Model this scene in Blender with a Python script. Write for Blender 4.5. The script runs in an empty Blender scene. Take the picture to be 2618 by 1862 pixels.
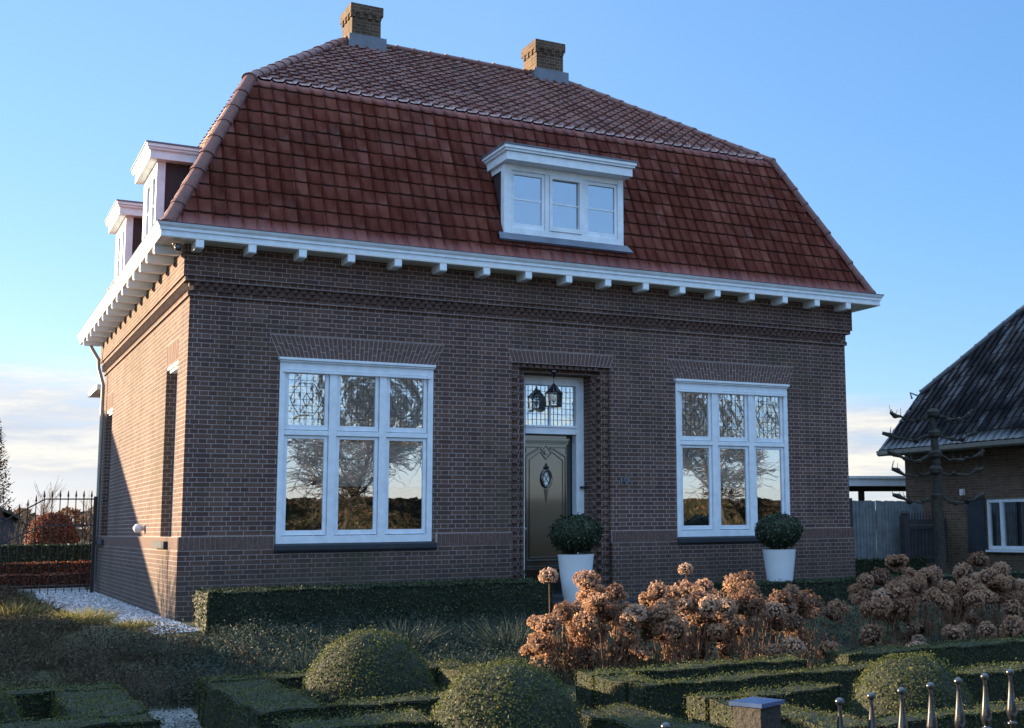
import bpy, bmesh, math, random
import numpy as np
from mathutils import Vector, Matrix
random.seed(7); RNG=np.random.default_rng(7)
sc=bpy.context.scene; COL=sc.collection
R=math.radians
# ------------------------------------------------------------------ materials
def newmat(name):
    m=bpy.data.materials.new(name); m.use_nodes=True
    nt=m.node_tree; nt.nodes.clear()
    out=nt.nodes.new('ShaderNodeOutputMaterial')
    return m,nt,out
def N(nt,t,**kw):
    n=nt.nodes.new(t)
    for k,v in kw.items():
        if k in n.inputs: n.inputs[k].default_value=v
        else: setattr(n,k,v)
    return n
def L(nt,a,b): nt.links.new(a,b)
def ramp(nt,fac,stops,interp='LINEAR'):
    r=nt.nodes.new('ShaderNodeValToRGB'); r.color_ramp.interpolation=interp
    e=r.color_ramp.elements
    while len(e)<len(stops): e.new(.5)
    for i,(p,c) in enumerate(stops): e[i].position=p; e[i].color=(*c,1)
    L(nt,fac,r.inputs[0]); return r.outputs[0]
def mth(nt,op,a,b=None,c=None,clamp=False):
    n=nt.nodes.new('ShaderNodeMath'); n.operation=op; n.use_clamp=clamp
    for i,v in enumerate((a,b,c)):
        if v is None: continue
        if isinstance(v,(int,float)): n.inputs[i].default_value=v
        else: L(nt,v,n.inputs[i])
    return n.outputs[0]
def mixc(nt,f,a,b,mode='MIX'):
    n=nt.nodes.new('ShaderNodeMix'); n.data_type='RGBA'; n.blend_type=mode
    for s,v in ((n.inputs[0],f),(n.inputs[6],a),(n.inputs[7],b)):
        if isinstance(v,(int,float)): s.default_value=v
        elif isinstance(v,tuple): s.default_value=(*v,1)
        else: L(nt,v,s)
    return n.outputs[2]
def noise(nt,vec,scale,detail=3,rough=.5):
    n=N(nt,'ShaderNodeTexNoise'); n.inputs['Scale'].default_value=scale; n.inputs['Detail'].default_value=detail; n.inputs['Roughness'].default_value=rough
    if vec is not None: L(nt,vec,n.inputs['Vector'])
    return n.outputs[0]
def mapping(nt,vec,scale=(1,1,1),loc=(0,0,0)):
    m=N(nt,'ShaderNodeMapping'); m.inputs['Scale'].default_value=scale; m.inputs['Location'].default_value=loc
    L(nt,vec,m.inputs['Vector']); return m.outputs[0]
def simple(name,col,rough=.6,metal=0,spec=.5,nscale=8,namt=.25,bump=0,bscale=60,coat=0,trans=None,dark=None):
    m,nt,out=newmat(name); tc=N(nt,'ShaderNodeTexCoord').outputs['Object']
    p=N(nt,'ShaderNodeBsdfPrincipled',Roughness=rough,Metallic=metal); p.inputs['Specular IOR Level'].default_value=spec
    p.inputs['Coat Weight'].default_value=coat; p.inputs['Coat Roughness'].default_value=.05
    f=noise(nt,tc,nscale,4,.6)
    d=dark or tuple(c*(1-namt) for c in col); h=tuple(min(1,c*(1+namt)) for c in col)
    L(nt,ramp(nt,f,[(.3,d),(.7,h)]),p.inputs['Base Color'])
    L(nt,mth(nt,'MULTIPLY_ADD',f,.2,rough-.1),p.inputs['Roughness'])
    if bump:
        b=N(nt,'ShaderNodeBump'); b.inputs['Strength'].default_value=bump; b.inputs['Distance'].default_value=.01
        L(nt,noise(nt,tc,bscale,4),b.inputs['Height']); L(nt,b.outputs[0],p.inputs['Normal'])
    L(nt,p.outputs[0],out.inputs[0]); return m
def brickmat(name,c1,c2,mort,w=.22,h=.0625,ms=.0055,moss=0.,squash=.5,z0=0.,bumpst=.9,dirt=.5):
    m,nt,out=newmat(name)
    tc=N(nt,'ShaderNodeTexCoord').outputs['Object']
    g=N(nt,'ShaderNodeNewGeometry'); 
    vt=N(nt,'ShaderNodeVectorTransform',vector_type='NORMAL',convert_from='WORLD',convert_to='OBJECT'); L(nt,g.outputs['True Normal'],vt.inputs[0])
    sn=N(nt,'ShaderNodeSeparateXYZ'); L(nt,vt.outputs[0],sn.inputs[0])
    sp=N(nt,'ShaderNodeSeparateXYZ'); L(nt,tc,sp.inputs[0])
    isx=mth(nt,'GREATER_THAN',mth(nt,'ABSOLUTE',sn.outputs[0]),.6)
    isz=mth(nt,'GREATER_THAN',mth(nt,'ABSOLUTE',sn.outputs[2]),.6)
    u=mth(nt,'ADD',mth(nt,'MULTIPLY',isx,sp.outputs[1]),mth(nt,'MULTIPLY',mth(nt,'SUBTRACT',1.,isx),sp.outputs[0]))
    u=mth(nt,'ADD',u,50.05)
    v=mth(nt,'ADD',mth(nt,'MULTIPLY',isz,sp.outputs[1]),mth(nt,'MULTIPLY',mth(nt,'SUBTRACT',1.,isz),sp.outputs[2]))
    v=mth(nt,'ADD',v,10-z0)
    cb=N(nt,'ShaderNodeCombineXYZ'); L(nt,u,cb.inputs[0]); L(nt,v,cb.inputs[1])
    # tiny wobble
    wn=N(nt,'ShaderNodeTexNoise'); wn.inputs['Scale'].default_value=14; wn.inputs['Detail'].default_value=2; L(nt,cb.outputs[0],wn.inputs['Vector'])
    sub=N(nt,'ShaderNodeVectorMath',operation='SUBTRACT'); L(nt,wn.outputs[1],sub.inputs[0]); sub.inputs[1].default_value=(.5,.5,.5)
    scl=N(nt,'ShaderNodeVectorMath',operation='SCALE'); L(nt,sub.outputs[0],scl.inputs[0]); scl.inputs[3].default_value=.008
    ad=N(nt,'ShaderNodeVectorMath',operation='ADD'); L(nt,cb.outputs[0],ad.inputs[0]); L(nt,scl.outputs[0],ad.inputs[1])
    b=N(nt,'ShaderNodeTexBrick'); b.offset=.5; b.offset_frequency=2; b.squash=squash; b.squash_frequency=2
    L(nt,ad.outputs[0],b.inputs['Vector'])
    b.inputs['Color1'].default_value=(*c1,1); b.inputs['Color2'].default_value=(*c2,1); b.inputs['Mortar'].default_value=(*mort,1)
    b.inputs['Scale'].default_value=1; b.inputs['Mortar Size'].default_value=ms; b.inputs['Mortar Smooth'].default_value=.25; b.inputs['Bias'].default_value=0
    b.inputs['Brick Width'].default_value=w; b.inputs['Row Height'].default_value=h
    n1=noise(nt,tc,70,3,.7); n2=noise(nt,tc,1.3,5,.6); n3=noise(nt,mapping(nt,tc,(1,1,.5)),.7,4,.6)
    col=mixc(nt,.5,b.outputs[0],ramp(nt,n1,[(.25,(.35,.33,.33)),(.75,(1,1,1))]),'MULTIPLY')
    col=mixc(nt,dirt,col,ramp(nt,n2,[(.3,(.45,.42,.42)),(.6,(1,1,1)),(.8,(1.0,.97,.95))]),'MULTIPLY')
    st=noise(nt,mapping(nt,tc,(5,5,.35)),1.,5,.65); col=mixc(nt,.55*dirt,col,ramp(nt,st,[(.35,(.5,.46,.44)),(.55,(1,1,1)),(.75,(1.05,1.03,1.0))]),'MULTIPLY')
    dmp=mth(nt,'MULTIPLY',mth(nt,'SUBTRACT',1.,mth(nt,'DIVIDE',mth(nt,'ADD',sp.outputs[2],mth(nt,'MULTIPLY',n2,-.9)),.5),clamp=True),.45,clamp=True); col=mixc(nt,dmp,col,(.055,.05,.038))
    if moss>0:
        mf=mth(nt,'MULTIPLY',mth(nt,'SUBTRACT',n3,.5,clamp=True),moss*8,clamp=True)
        col=mixc(nt,mf,col,(.055,.06,.03))
    p=N(nt,'ShaderNodeBsdfPrincipled',Roughness=.85); p.inputs['Specular IOR Level'].default_value=.25
    L(nt,col,p.inputs['Base Color'])
    bp=N(nt,'ShaderNodeBump'); bp.inputs['Strength'].default_value=bumpst; bp.inputs['Distance'].default_value=.006
    hh=mth(nt,'ADD',mth(nt,'MULTIPLY',mth(nt,'SUBTRACT',1.,b.outputs[1]),1.),mth(nt,'MULTIPLY',n1,.4))
    L(nt,hh,bp.inputs['Height']); L(nt,bp.outputs[0],p.inputs['Normal'])
    L(nt,p.outputs[0],out.inputs[0]); return m
def tilemat(name,stops,rough=.45,lich=.3,spec=.5,coat=0.):
    m,nt,out=newmat(name); uv=N(nt,'ShaderNodeUVMap').outputs[0]
    s=N(nt,'ShaderNodeSeparateXYZ'); L(nt,uv,s.inputs[0])
    c=N(nt,'ShaderNodeCombineXYZ'); L(nt,mth(nt,'FLOOR',s.outputs[0]),c.inputs[0]); L(nt,mth(nt,'FLOOR',s.outputs[1]),c.inputs[1])
    wn=N(nt,'ShaderNodeTexWhiteNoise',noise_dimensions='3D'); L(nt,c.outputs[0],wn.inputs['Vector'])
    tc=N(nt,'ShaderNodeTexCoord').outputs['Object']
    col=ramp(nt,wn.outputs[0],stops)
    n1=noise(nt,tc,30,5,.7); n2=noise(nt,tc,1.1,5,.65)
    col=mixc(nt,.55,col,ramp(nt,n1,[(.3,(.45,.42,.42)),(.7,(1,1,1))]),'MULTIPLY')
    col=mixc(nt,.6,col,ramp(nt,n2,[(.32,(.6,.6,.6)),(.55,(1,1,1))]),'MULTIPLY')
    col=mixc(nt,.75,col,ramp(nt,noise(nt,mapping(nt,tc,(1.6,1,.55)),1.5,7,.7),[(.30,(.38,.38,.36)),(.42,(1,1,1))]),'MULTIPLY')
    # dark joint line along the lower edge of each tile
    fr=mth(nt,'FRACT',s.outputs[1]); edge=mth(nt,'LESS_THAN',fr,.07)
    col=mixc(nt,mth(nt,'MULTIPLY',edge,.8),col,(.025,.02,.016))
    col=mixc(nt,mth(nt,'MULTIPLY',mth(nt,'GREATER_THAN',noise(nt,tc,9,6,.75),.63),lich),col,(.16,.14,.11))
    p=N(nt,'ShaderNodeBsdfPrincipled',Roughness=rough); p.inputs['Specular IOR Level'].default_value=spec; p.inputs['Coat Weight'].default_value=coat
    L(nt,col,p.inputs['Base Color']); L(nt,mth(nt,'MULTIPLY_ADD',n1,.3,rough-.12),p.inputs['Roughness'])
    b=N(nt,'ShaderNodeBump'); b.inputs['Strength'].default_value=.35; b.inputs['Distance'].default_value=.008; L(nt,n1,b.inputs['Height']); L(nt,b.outputs[0],p.inputs['Normal'])
    L(nt,p.outputs[0],out.inputs[0]); return m
def leafmat(name,stops,rough=.55,trans=.25,patch=None):
    m,nt,out=newmat(name)
    g=N(nt,'ShaderNodeNewGeometry'); col=ramp(nt,g.outputs['Random Per Island'],stops)
    if patch:
        tc=N(nt,'ShaderNodeTexCoord').outputs['Object']
        f=noise(nt,tc,patch[1],3,.6); col=mixc(nt,mth(nt,'MULTIPLY',mth(nt,'SUBTRACT',f,.48,clamp=True),patch[2],clamp=True),col,patch[0])
    p=N(nt,'ShaderNodeBsdfPrincipled',Roughness=rough); p.inputs['Specular IOR Level'].default_value=.35
    L(nt,col,p.inputs['Base Color'])
    t=N(nt,'ShaderNodeBsdfTranslucent'); L(nt,col,t.inputs[0])
    mx=N(nt,'ShaderNodeMixShader'); mx.inputs[0].default_value=trans; L(nt,p.outputs[0],mx.inputs[1]); L(nt,t.outputs[0],mx.inputs[2])
    L(nt,mx.outputs[0],out.inputs[0]); return m
def glassmat(name,refl=.5,tint=(.8,.85,.85),wav=.25,wscale=3.,rough=.0,rc=(.95,.97,1)):
    m,nt,out=newmat(name); tc=N(nt,'ShaderNodeTexCoord').outputs['Object']
    t=N(nt,'ShaderNodeBsdfTransparent'); t.inputs[0].default_value=(*tint,1)
    g=N(nt,'ShaderNodeBsdfGlossy'); g.inputs['Roughness'].default_value=rough; g.inputs[0].default_value=(*rc,1)
    b=N(nt,'ShaderNodeBump'); b.inputs['Strength'].default_value=wav; b.inputs['Distance'].default_value=.02
    L(nt,noise(nt,tc,wscale,2),b.inputs['Height']); L(nt,b.outputs[0],g.inputs['Normal'])
    fr=N(nt,'ShaderNodeFresnel'); fr.inputs[0].default_value=1.5
    f=mth(nt,'ADD',fr.outputs[0],refl,clamp=True)
    mx=N(nt,'ShaderNodeMixShader'); L(nt,f,mx.inputs[0]); L(nt,t.outputs[0],mx.inputs[1]); L(nt,g.outputs[0],mx.inputs[2])
    L(nt,mx.outputs[0],out.inputs[0]); return m
M={}
M['brick']=brickmat('brown_brick',(.110,.064,.058),(.190,.110,.084),(.48,.41,.39),moss=.25,ms=.005,dirt=.42)
M['brickplain']=simple('brick_single',(.125,.073,.060),.85,nscale=25,namt=.45,bump=.5,bscale=90)
M['mortar']=simple('mortar',(.37,.30,.28),.95,nscale=20,bump=.3)
M['brickdark']=brickmat('mossy_brick',(.05,.033,.027),(.085,.05,.038),(.16,.14,.11),moss=.5)
M['chimbrick']=brickmat('chimney_brick',(.10,.060,.040),(.17,.10,.065),(.28,.25,.18),moss=.45,dirt=.6)
M['nbrick']=brickmat('buff_brick',(.13,.085,.055),(.24,.155,.10),(.30,.25,.2),h=.06,w=.21,bumpst=.6)
M['white']=simple('white_paint',(.75,.81,.87),.42,nscale=7,namt=.10,bump=.05,bscale=20)
M['cream']=simple('cream_paint',(.70,.66,.58),.45,nscale=3,namt=.08)
M['tile']=tilemat('red_roof_tile',[(0,(.25,.066,.050)),(.4,(.28,.072,.053)),(.75,(.30,.079,.055)),(.93,(.33,.095,.065)),(1,(.23,.07,.06))],rough=.42,lich=.16,spec=.5)
M['tileup']=tilemat('upper_roof_tile',[(0,(.27,.085,.065)),(.4,(.31,.093,.07)),(.75,(.34,.105,.075)),(1,(.26,.10,.09))],rough=.3,lich=.25,spec=.9,coat=.22)
M['ridge']=simple('ridge_tile',(.155,.058,.046),.6,nscale=14,namt=.35,bump=.4,bscale=40)
M['ntile']=tilemat('dark_glazed_tile',[(0,(.025,.03,.04)),(1,(.045,.05,.065))],rough=.36,coat=.2,lich=.08,spec=.7)
M['ridge2']=simple('dark_ridge_tile',(.035,.037,.045),.35,nscale=14,namt=.3)
M['lead']=simple('lead_sheet',(.13,.15,.19),.45,nscale=5,namt=.2,bump=.3,bscale=12)
M['leadd']=simple('lead_came',(.06,.065,.07),.5)
M['slate']=simple('dark_cladding',(.045,.025,.028),.7,nscale=30,namt=.4,bump=.4)
M['door']=simple('door_paint',(.008,.018,.017),.14,nscale=2,namt=.2,coat=1.,spec=.8)
M['black']=simple('black_metal',(.012,.012,.014),.25,spec=.7,coat=.6)
M['iron']=simple('wrought_iron',(.02,.018,.017),.45)
M['glass']=glassmat('window_glass',.26,(.9,.93,.93),.04,2.2)
M['glassd']=glassmat('dormer_glass',.34,(.5,.55,.6),.05,2.)
M['glassl']=glassmat('leaded_glass',.34,(.85,.9,.9),.3,6.)
M['glassc']=glassmat('lantern_glass',.12,(.8,.85,.85),.1,8.)
M['blind']=simple('window_blind',(.80,.82,.82),.8,namt=.05)
M['greycurtain']=simple('grey_curtain',(.08,.10,.15),.85)
M['room']=simple('room_wall',(.10,.075,.055),.9)
M['stone']=simple('blue_stone',(.03,.034,.042),.8,nscale=6,namt=.25,bump=.2)
M['pot']=simple('white_pot',(.78,.81,.85),.5,nscale=2,namt=.05)
M['soil']=simple('soil',(.035,.028,.02),.95,nscale=6,namt=.4,bump=.8,bscale=15)
M['wood']=simple('weathered_wood',(.022,.017,.013),.8,nscale=45,namt=.75,bump=.8,bscale=50)
M['fencewood']=simple('grey_fence_wood',(.17,.19,.20),.85,nscale=5,namt=.3,bump=.5,bscale=30)
M['darkwood']=simple('dark_stained_wood',(.05,.045,.05),.7,nscale=5,namt=.3)
M['shutter']=simple('shutter_paint',(.035,.045,.055),.5,nscale=4)
M['bark']=simple('tree_bark',(.034,.031,.024),.9,nscale=14,namt=.6,bump=1.,bscale=35)
M['streettwig']=simple('street_tree_twig',(.055,.047,.042),.9,nscale=8)
M['twig']=simple('twig_bark',(.14,.10,.07),.85,nscale=8,namt=.4)
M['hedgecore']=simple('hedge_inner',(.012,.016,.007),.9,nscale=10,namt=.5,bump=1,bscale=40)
M['box']=leafmat('boxwood_leaf',[(0,(.028,.046,.014)),(.35,(.060,.082,.020)),(.8,(.11,.12,.03)),(.96,(.15,.15,.04)),(1,(.19,.13,.06))],.6,.45,((.10,.075,.032),1.3,2.0))
M['yew']=leafmat('clipped_hedge_leaf',[(0,(.014,.026,.010)),(.5,(.028,.045,.014)),(1,(.06,.075,.022))],.6,.15)
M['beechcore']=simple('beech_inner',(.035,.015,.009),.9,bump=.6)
M['beech']=leafmat('dry_beech_leaf',[(0,(.08,.022,.012)),(.5,(.17,.048,.02)),(1,(.30,.10,.04))],.7,.3)
M['brownleaf']=leafmat('brown_leaf',[(0,(.06,.03,.015)),(.6,(.12,.06,.03)),(1,(.2,.11,.06))],.8,.3)
M['darkbrown']=leafmat('dull_hedge_leaf',[(0,(.04,.03,.02)),(.6,(.08,.058,.038)),(1,(.13,.095,.065))],.8,.2)
M['perennial']=leafmat('withered_perennial',[(0,(.025,.034,.016)),(.3,(.05,.046,.024)),(.6,(.075,.046,.032)),(.88,(.11,.085,.045)),(1,(.20,.17,.09))],.8,.3,((.045,.020,.016),.9,3.))
M['shadeplant']=leafmat('evergreen_perennial',[(0,(.015,.030,.022)),(.5,(.030,.052,.038)),(.85,(.055,.07,.05)),(1,(.09,.08,.05))],.7,.2)
M['grass']=leafmat('ornamental_grass_blade',[(0,(.10,.11,.03)),(.5,(.20,.19,.06)),(1,(.36,.30,.12))],.7,.35)
M['bluegrass']=leafmat('grey_green_blade',[(0,(.02,.035,.03)),(.6,(.04,.06,.05)),(1,(.07,.09,.07))],.7,.3)
M['floret']=leafmat('dried_floret',[(0,(.22,.11,.065)),(.4,(.48,.28,.17)),(.8,(.58,.38,.26)),(1,(.68,.46,.30))],.75,.62)
M['paleflor']=leafmat('pale_dried_floret',[(0,(.36,.21,.14)),(.5,(.60,.41,.29)),(1,(.78,.62,.48))],.75,.6)
M['darkflor']=leafmat('dark_dried_floret',[(0,(.13,.065,.04)),(.5,(.28,.15,.09)),(1,(.5,.32,.22))],.8,.55)
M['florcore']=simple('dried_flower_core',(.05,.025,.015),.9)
M['stem']=simple('dry_stem',(.16,.085,.05),.75,nscale=6,namt=.4)
M['balltree']=leafmat('potted_box_leaf',[(0,(.012,.024,.012)),(.5,(.024,.044,.02)),(1,(.05,.075,.035))],.45,.15)
M['gravel']=simple('white_gravel',(.52,.52,.54),.9,nscale=60,namt=.35,bump=1,bscale=70)
M['pebble']=leafmat('gravel_pebble',[(0,(.3,.3,.32)),(1,(.75,.75,.78))],.8,0)
M['greypebble']=leafmat('grey_pebble',[(0,(.10,.10,.10)),(1,(.30,.31,.31))],.8,0)
M['pathm']=simple('gravel_path',(.15,.155,.15),.9,nscale=70,namt=.4,bump=1,bscale=70)
M['asphalt']=simple('asphalt',(.05,.05,.052),.85,nscale=90,namt=.4,bump=.4,bscale=200)
M['kerb']=simple('kerb_stone',(.35,.35,.35),.8,nscale=12)
M['ornament']=simple('pale_wood',(.62,.45,.36),.6)
M['plast']=simple('white_plastic',(.75,.75,.75),.35,namt=.05)
M['zinc']=simple('zinc_gutter',(.30,.29,.26),.4,metal=.3,namt=.15)
M['capm']=simple('blue_grey_cap',(.02,.055,.15),.35,nscale=5,namt=.15)
M['shedroof']=simple('shed_roof',(.05,.042,.03),.8,nscale=2,namt=.4)
# ground: soil with dark grass patches
def groundmat():
    m,nt,out=newmat('garden_ground'); tc=N(nt,'ShaderNodeTexCoord').outputs['Object']
    a=noise(nt,tc,.6,6,.65); b=noise(nt,tc,25,5,.7)
    col=ramp(nt,a,[(.35,(.045,.035,.022)),(.5,(.05,.055,.02)),(.7,(.055,.075,.025))])
    col=mixc(nt,.7,col,ramp(nt,b,[(.3,(.35,.35,.35)),(.7,(1.2,1.2,1.1))]),'MULTIPLY')
    p=N(nt,'ShaderNodeBsdfPrincipled',Roughness=.95); L(nt,col,p.inputs['Base Color'])
    bp=N(nt,'ShaderNodeBump'); bp.inputs['Strength'].default_value=1; bp.inputs['Distance'].default_value=.03; L(nt,b,bp.inputs['Height']); L(nt,bp.outputs[0],p.inputs['Normal'])
    L(nt,p.outputs[0],out.inputs[0]); return m
M['ground']=groundmat()
# ------------------------------------------------------------------ object helpers
def link(o,parent=None):
    COL.objects.link(o)
    if parent is not None: o.parent=parent
    return o
def tag(o,label=None,cat=None,group=None,kind=None):
    if label: o['label']=label
    if cat: o['category']=cat
    if group: o['group']=group
    if kind: o['kind']=kind
    return o
def empty(name,loc,label,cat,group=None,rz=0):
    o=bpy.data.objects.new(name,None); o.location=loc; o.rotation_euler=(0,0,rz); o.empty_display_size=.2
    link(o); return tag(o,label,cat,group)
class MB:
    def __init__(s): s.v=[]; s.f=[]; s.m=[]; s.mi=0
    def quad(s,*p):
        n=len(s.v); s.v+= [tuple(q) for q in p]; s.f.append(tuple(range(n,n+len(p)))); s.m.append(s.mi); return s
    def box(s,x0,x1,y0,y1,z0,z1,T=None):
        n=len(s.v); P=[(x,y,z) for x in(x0,x1) for y in(y0,y1) for z in(z0,z1)]
        if T is not None: P=[tuple(T@Vector(p)) for p in P]
        s.v+=P
        for f in((0,1,3,2),(4,6,7,5),(0,4,5,1),(2,3,7,6),(0,2,6,4),(1,5,7,3)): s.f.append(tuple(n+i for i in f)); s.m.append(s.mi)
        return s
    def prism(s,poly,ax,a0,a1):   # poly in the other two axes, extruded along ax
        n=len(s.v); k=len(poly)
        def P(p,a):
            return {'x':(a,p[0],p[1]),'y':(p[0],a,p[1]),'z':(p[0],p[1],a)}[ax]
        s.v+=[P(p,a0) for p in poly]+[P(p,a1) for p in poly]
        s.f.append(tuple(range(n,n+k))[::-1]); s.f.append(tuple(range(n+k,n+2*k))); s.m+=[s.mi]*2
        for i in range(k):
            j=(i+1)%k; s.f.append((n+i,n+j,n+k+j,n+k+i)); s.m.append(s.mi)
        return s
    def tube(s,pts,rs,sides=8,cap=True):
        if isinstance(rs,(int,float)): rs=[rs]*len(pts)
        pts=[Vector(p) for p in pts]; n=len(s.v)
        for i,p in enumerate(pts):
            d=(pts[min(i+1,len(pts)-1)]-pts[max(i-1,0)]).normalized()
            a=d.orthogonal().normalized() if i==0 else (a-d*a.dot(d)).normalized()
            b=d.cross(a)
            for k in range(sides):
                t=2*math.pi*k/sides; s.v.append(tuple(p+(a*math.cos(t)+b*math.sin(t))*rs[i]))
        for i in range(len(pts)-1):
            for k in range(sides):
                k2=(k+1)%sides; s.f.append((n+i*sides+k,n+i*sides+k2,n+(i+1)*sides+k2,n+(i+1)*sides+k)); s.m.append(s.mi)
        if cap:
            s.f.append(tuple(n+k for k in range(sides))[::-1]); e=n+(len(pts)-1)*sides; s.f.append(tuple(e+k for k in range(sides))); s.m+=[s.mi]*2
        return s
    def lathe(s,prof,c=(0,0,0),sides=16):
        n=len(s.v)
        for r,z in prof:
            for k in range(sides):
                t=2*math.pi*k/sides; s.v.append((c[0]+r*math.cos(t),c[1]+r*math.sin(t),c[2]+z))
        for i in range(len(prof)-1):
            for k in range(sides):
                k2=(k+1)%sides; s.f.append((n+i*sides+k,n+i*sides+k2,n+(i+1)*sides+k2,n+(i+1)*sides+k)); s.m.append(s.mi)
        s.f.append(tuple(n+k for k in range(sides))[::-1]); e=n+(len(prof)-1)*sides; s.f.append(tuple(e+k for k in range(sides))); s.m+=[s.mi]*2
        return s
    def mesh(s,name,mats,smooth=False):
        me=bpy.data.meshes.new(name); me.from_pydata(s.v,[],s.f)
        for m in (mats if isinstance(mats,(list,tuple)) else [mats]): me.materials.append(m)
        if isinstance(mats,(list,tuple)): me.polygons.foreach_set('material_index',s.m)
        if smooth: me.polygons.foreach_set('use_smooth',[True]*len(s.f))
        me.update(); return me
    def obj(s,name,mats,parent=None,smooth=False,bevel=0,loc=None):
        o=bpy.data.objects.new(name,s.mesh(name,mats,smooth)); link(o,parent)
        if loc: o.location=loc
        if bevel:
            b=o.modifiers.new('bevel','BEVEL'); b.width=bevel; b.segments=2; b.limit_method='ANGLE'
        if smooth and not bevel:
            try: o.data.set_sharp_from_angle(angle=R(40))
            except Exception: pass
        return o
def npmesh(name,V,F,mi,mats):
    me=bpy.data.meshes.new(name); nf=len(F); me.vertices.add(len(V)); me.vertices.foreach_set('co',np.asarray(V,np.float32).ravel())
    me.loops.add(nf*4); me.loops.foreach_set('vertex_index',np.asarray(F,np.int32).ravel())
    me.polygons.add(nf); me.polygons.foreach_set('loop_start',np.arange(nf,dtype=np.int32)*4)
    for m in mats: me.materials.append(m)
    me.polygons.foreach_set('material_index',np.asarray(mi,np.int32)); me.update(calc_edges=True); me.validate(); return me
class NP:   # numpy quad soup
    def __init__(s): s.V=[];s.F=[];s.M=[];s.n=0
    def add(s,V,F,mi): s.V.append(V); s.F.append(F+s.n); s.M.append(np.full(len(F),mi)); s.n+=len(V)
    def cards(s,P,Nn,size,asp=.6,mi=1,jit=.7,long=None):
        n=len(P)
        if n==0: return
        nn=Nn+RNG.normal(0,jit,(n,3)); nn/=np.linalg.norm(nn,axis=1,keepdims=True)+1e-9
        if long is None: a=RNG.normal(0,1,(n,3))
        else: a=long
        a=a-nn*(a*nn).sum(1,keepdims=True); a/=np.linalg.norm(a,axis=1,keepdims=True)+1e-9
        b=np.cross(nn,a); sz=size*(RNG.uniform(.65,1.35,(n,1))); a=a*sz/2; b=b*sz*asp/2
        V=np.stack([P-a,P-a*.1+b,P+a,P-a*.1-b],1).reshape(-1,3); s.add(V,np.arange(4*n).reshape(n,4),mi)
    def tubes(s,S,mi=0,sides=4):
        S=np.asarray(S,float); p0,p1,r0,r1=S[:,0:3],S[:,3:6],S[:,6:7],S[:,7:8]
        d=p1-p0; d/=np.linalg.norm(d,axis=1,keepdims=True)+1e-9
        ref=np.where(np.abs(d[:,2:3])>.9,np.array([[1.,0,0]]),np.array([[0,0,1.]])); a=np.cross(d,ref); a/=np.linalg.norm(a,axis=1,keepdims=True)+1e-9; b=np.cross(d,a)
        V=[]
        for p,r in((p0,r0),(p1,r1)):
            for k in range(sides):
                t=2*math.pi*k/sides; V.append(p+(a*math.cos(t)+b*math.sin(t))*r)
        V=np.stack(V,1); n=len(S); F=[]
        for k in range(sides):
            k2=(k+1)%sides; F.append([k,k2,sides+k2,sides+k])
        F=(np.array(F)[None]+(np.arange(n)*2*sides)[:,None,None]).reshape(-1,4); s.add(V.reshape(-1,3),F,mi)
    def obj(s,name,mats,parent=None,loc=None):
        me=npmesh(name,np.concatenate(s.V),np.concatenate(s.F),np.concatenate(s.M),mats)
        o=bpy.data.objects.new(name,me); link(o,parent)
        if loc: o.location=loc
        return o
def wob(P,amp=.02,k=6.):
    x,y,z=P[:,0],P[:,1],P[:,2]
    return np.stack([np.sin(k*y+1.3*k*z+1)+.6*np.sin(2.3*k*z+3*x),np.sin(k*x+k*z*.8+2)+.6*np.sin(2.1*k*x+1.7*y),np.sin(k*.9*x+k*1.1*y)+.7*np.sin(2.7*k*x-1.9*k*y+.5)],1)*amp*.6
def gz(y):
    return 0. if y>-.8 else (-.45 if y<-5.2 else -.45*(-.8-y)/4.4)
def grid_face(o,u,v,nu,nv):
    a=np.linspace(0,1,nu+1); b=np.linspace(0,1,nv+1); A,B=np.meshgrid(a,b,indexing='ij')
    V=np.array(o)[None]+A.reshape(-1,1)*np.array(u)[None]+B.reshape(-1,1)*np.array(v)[None]
    i=np.arange(nu)[:,None]*(nv+1)+np.arange(nv)[None]; F=np.stack([i,i+nv+1,i+nv+2,i+1],-1).reshape(-1,4); return V,F
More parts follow.
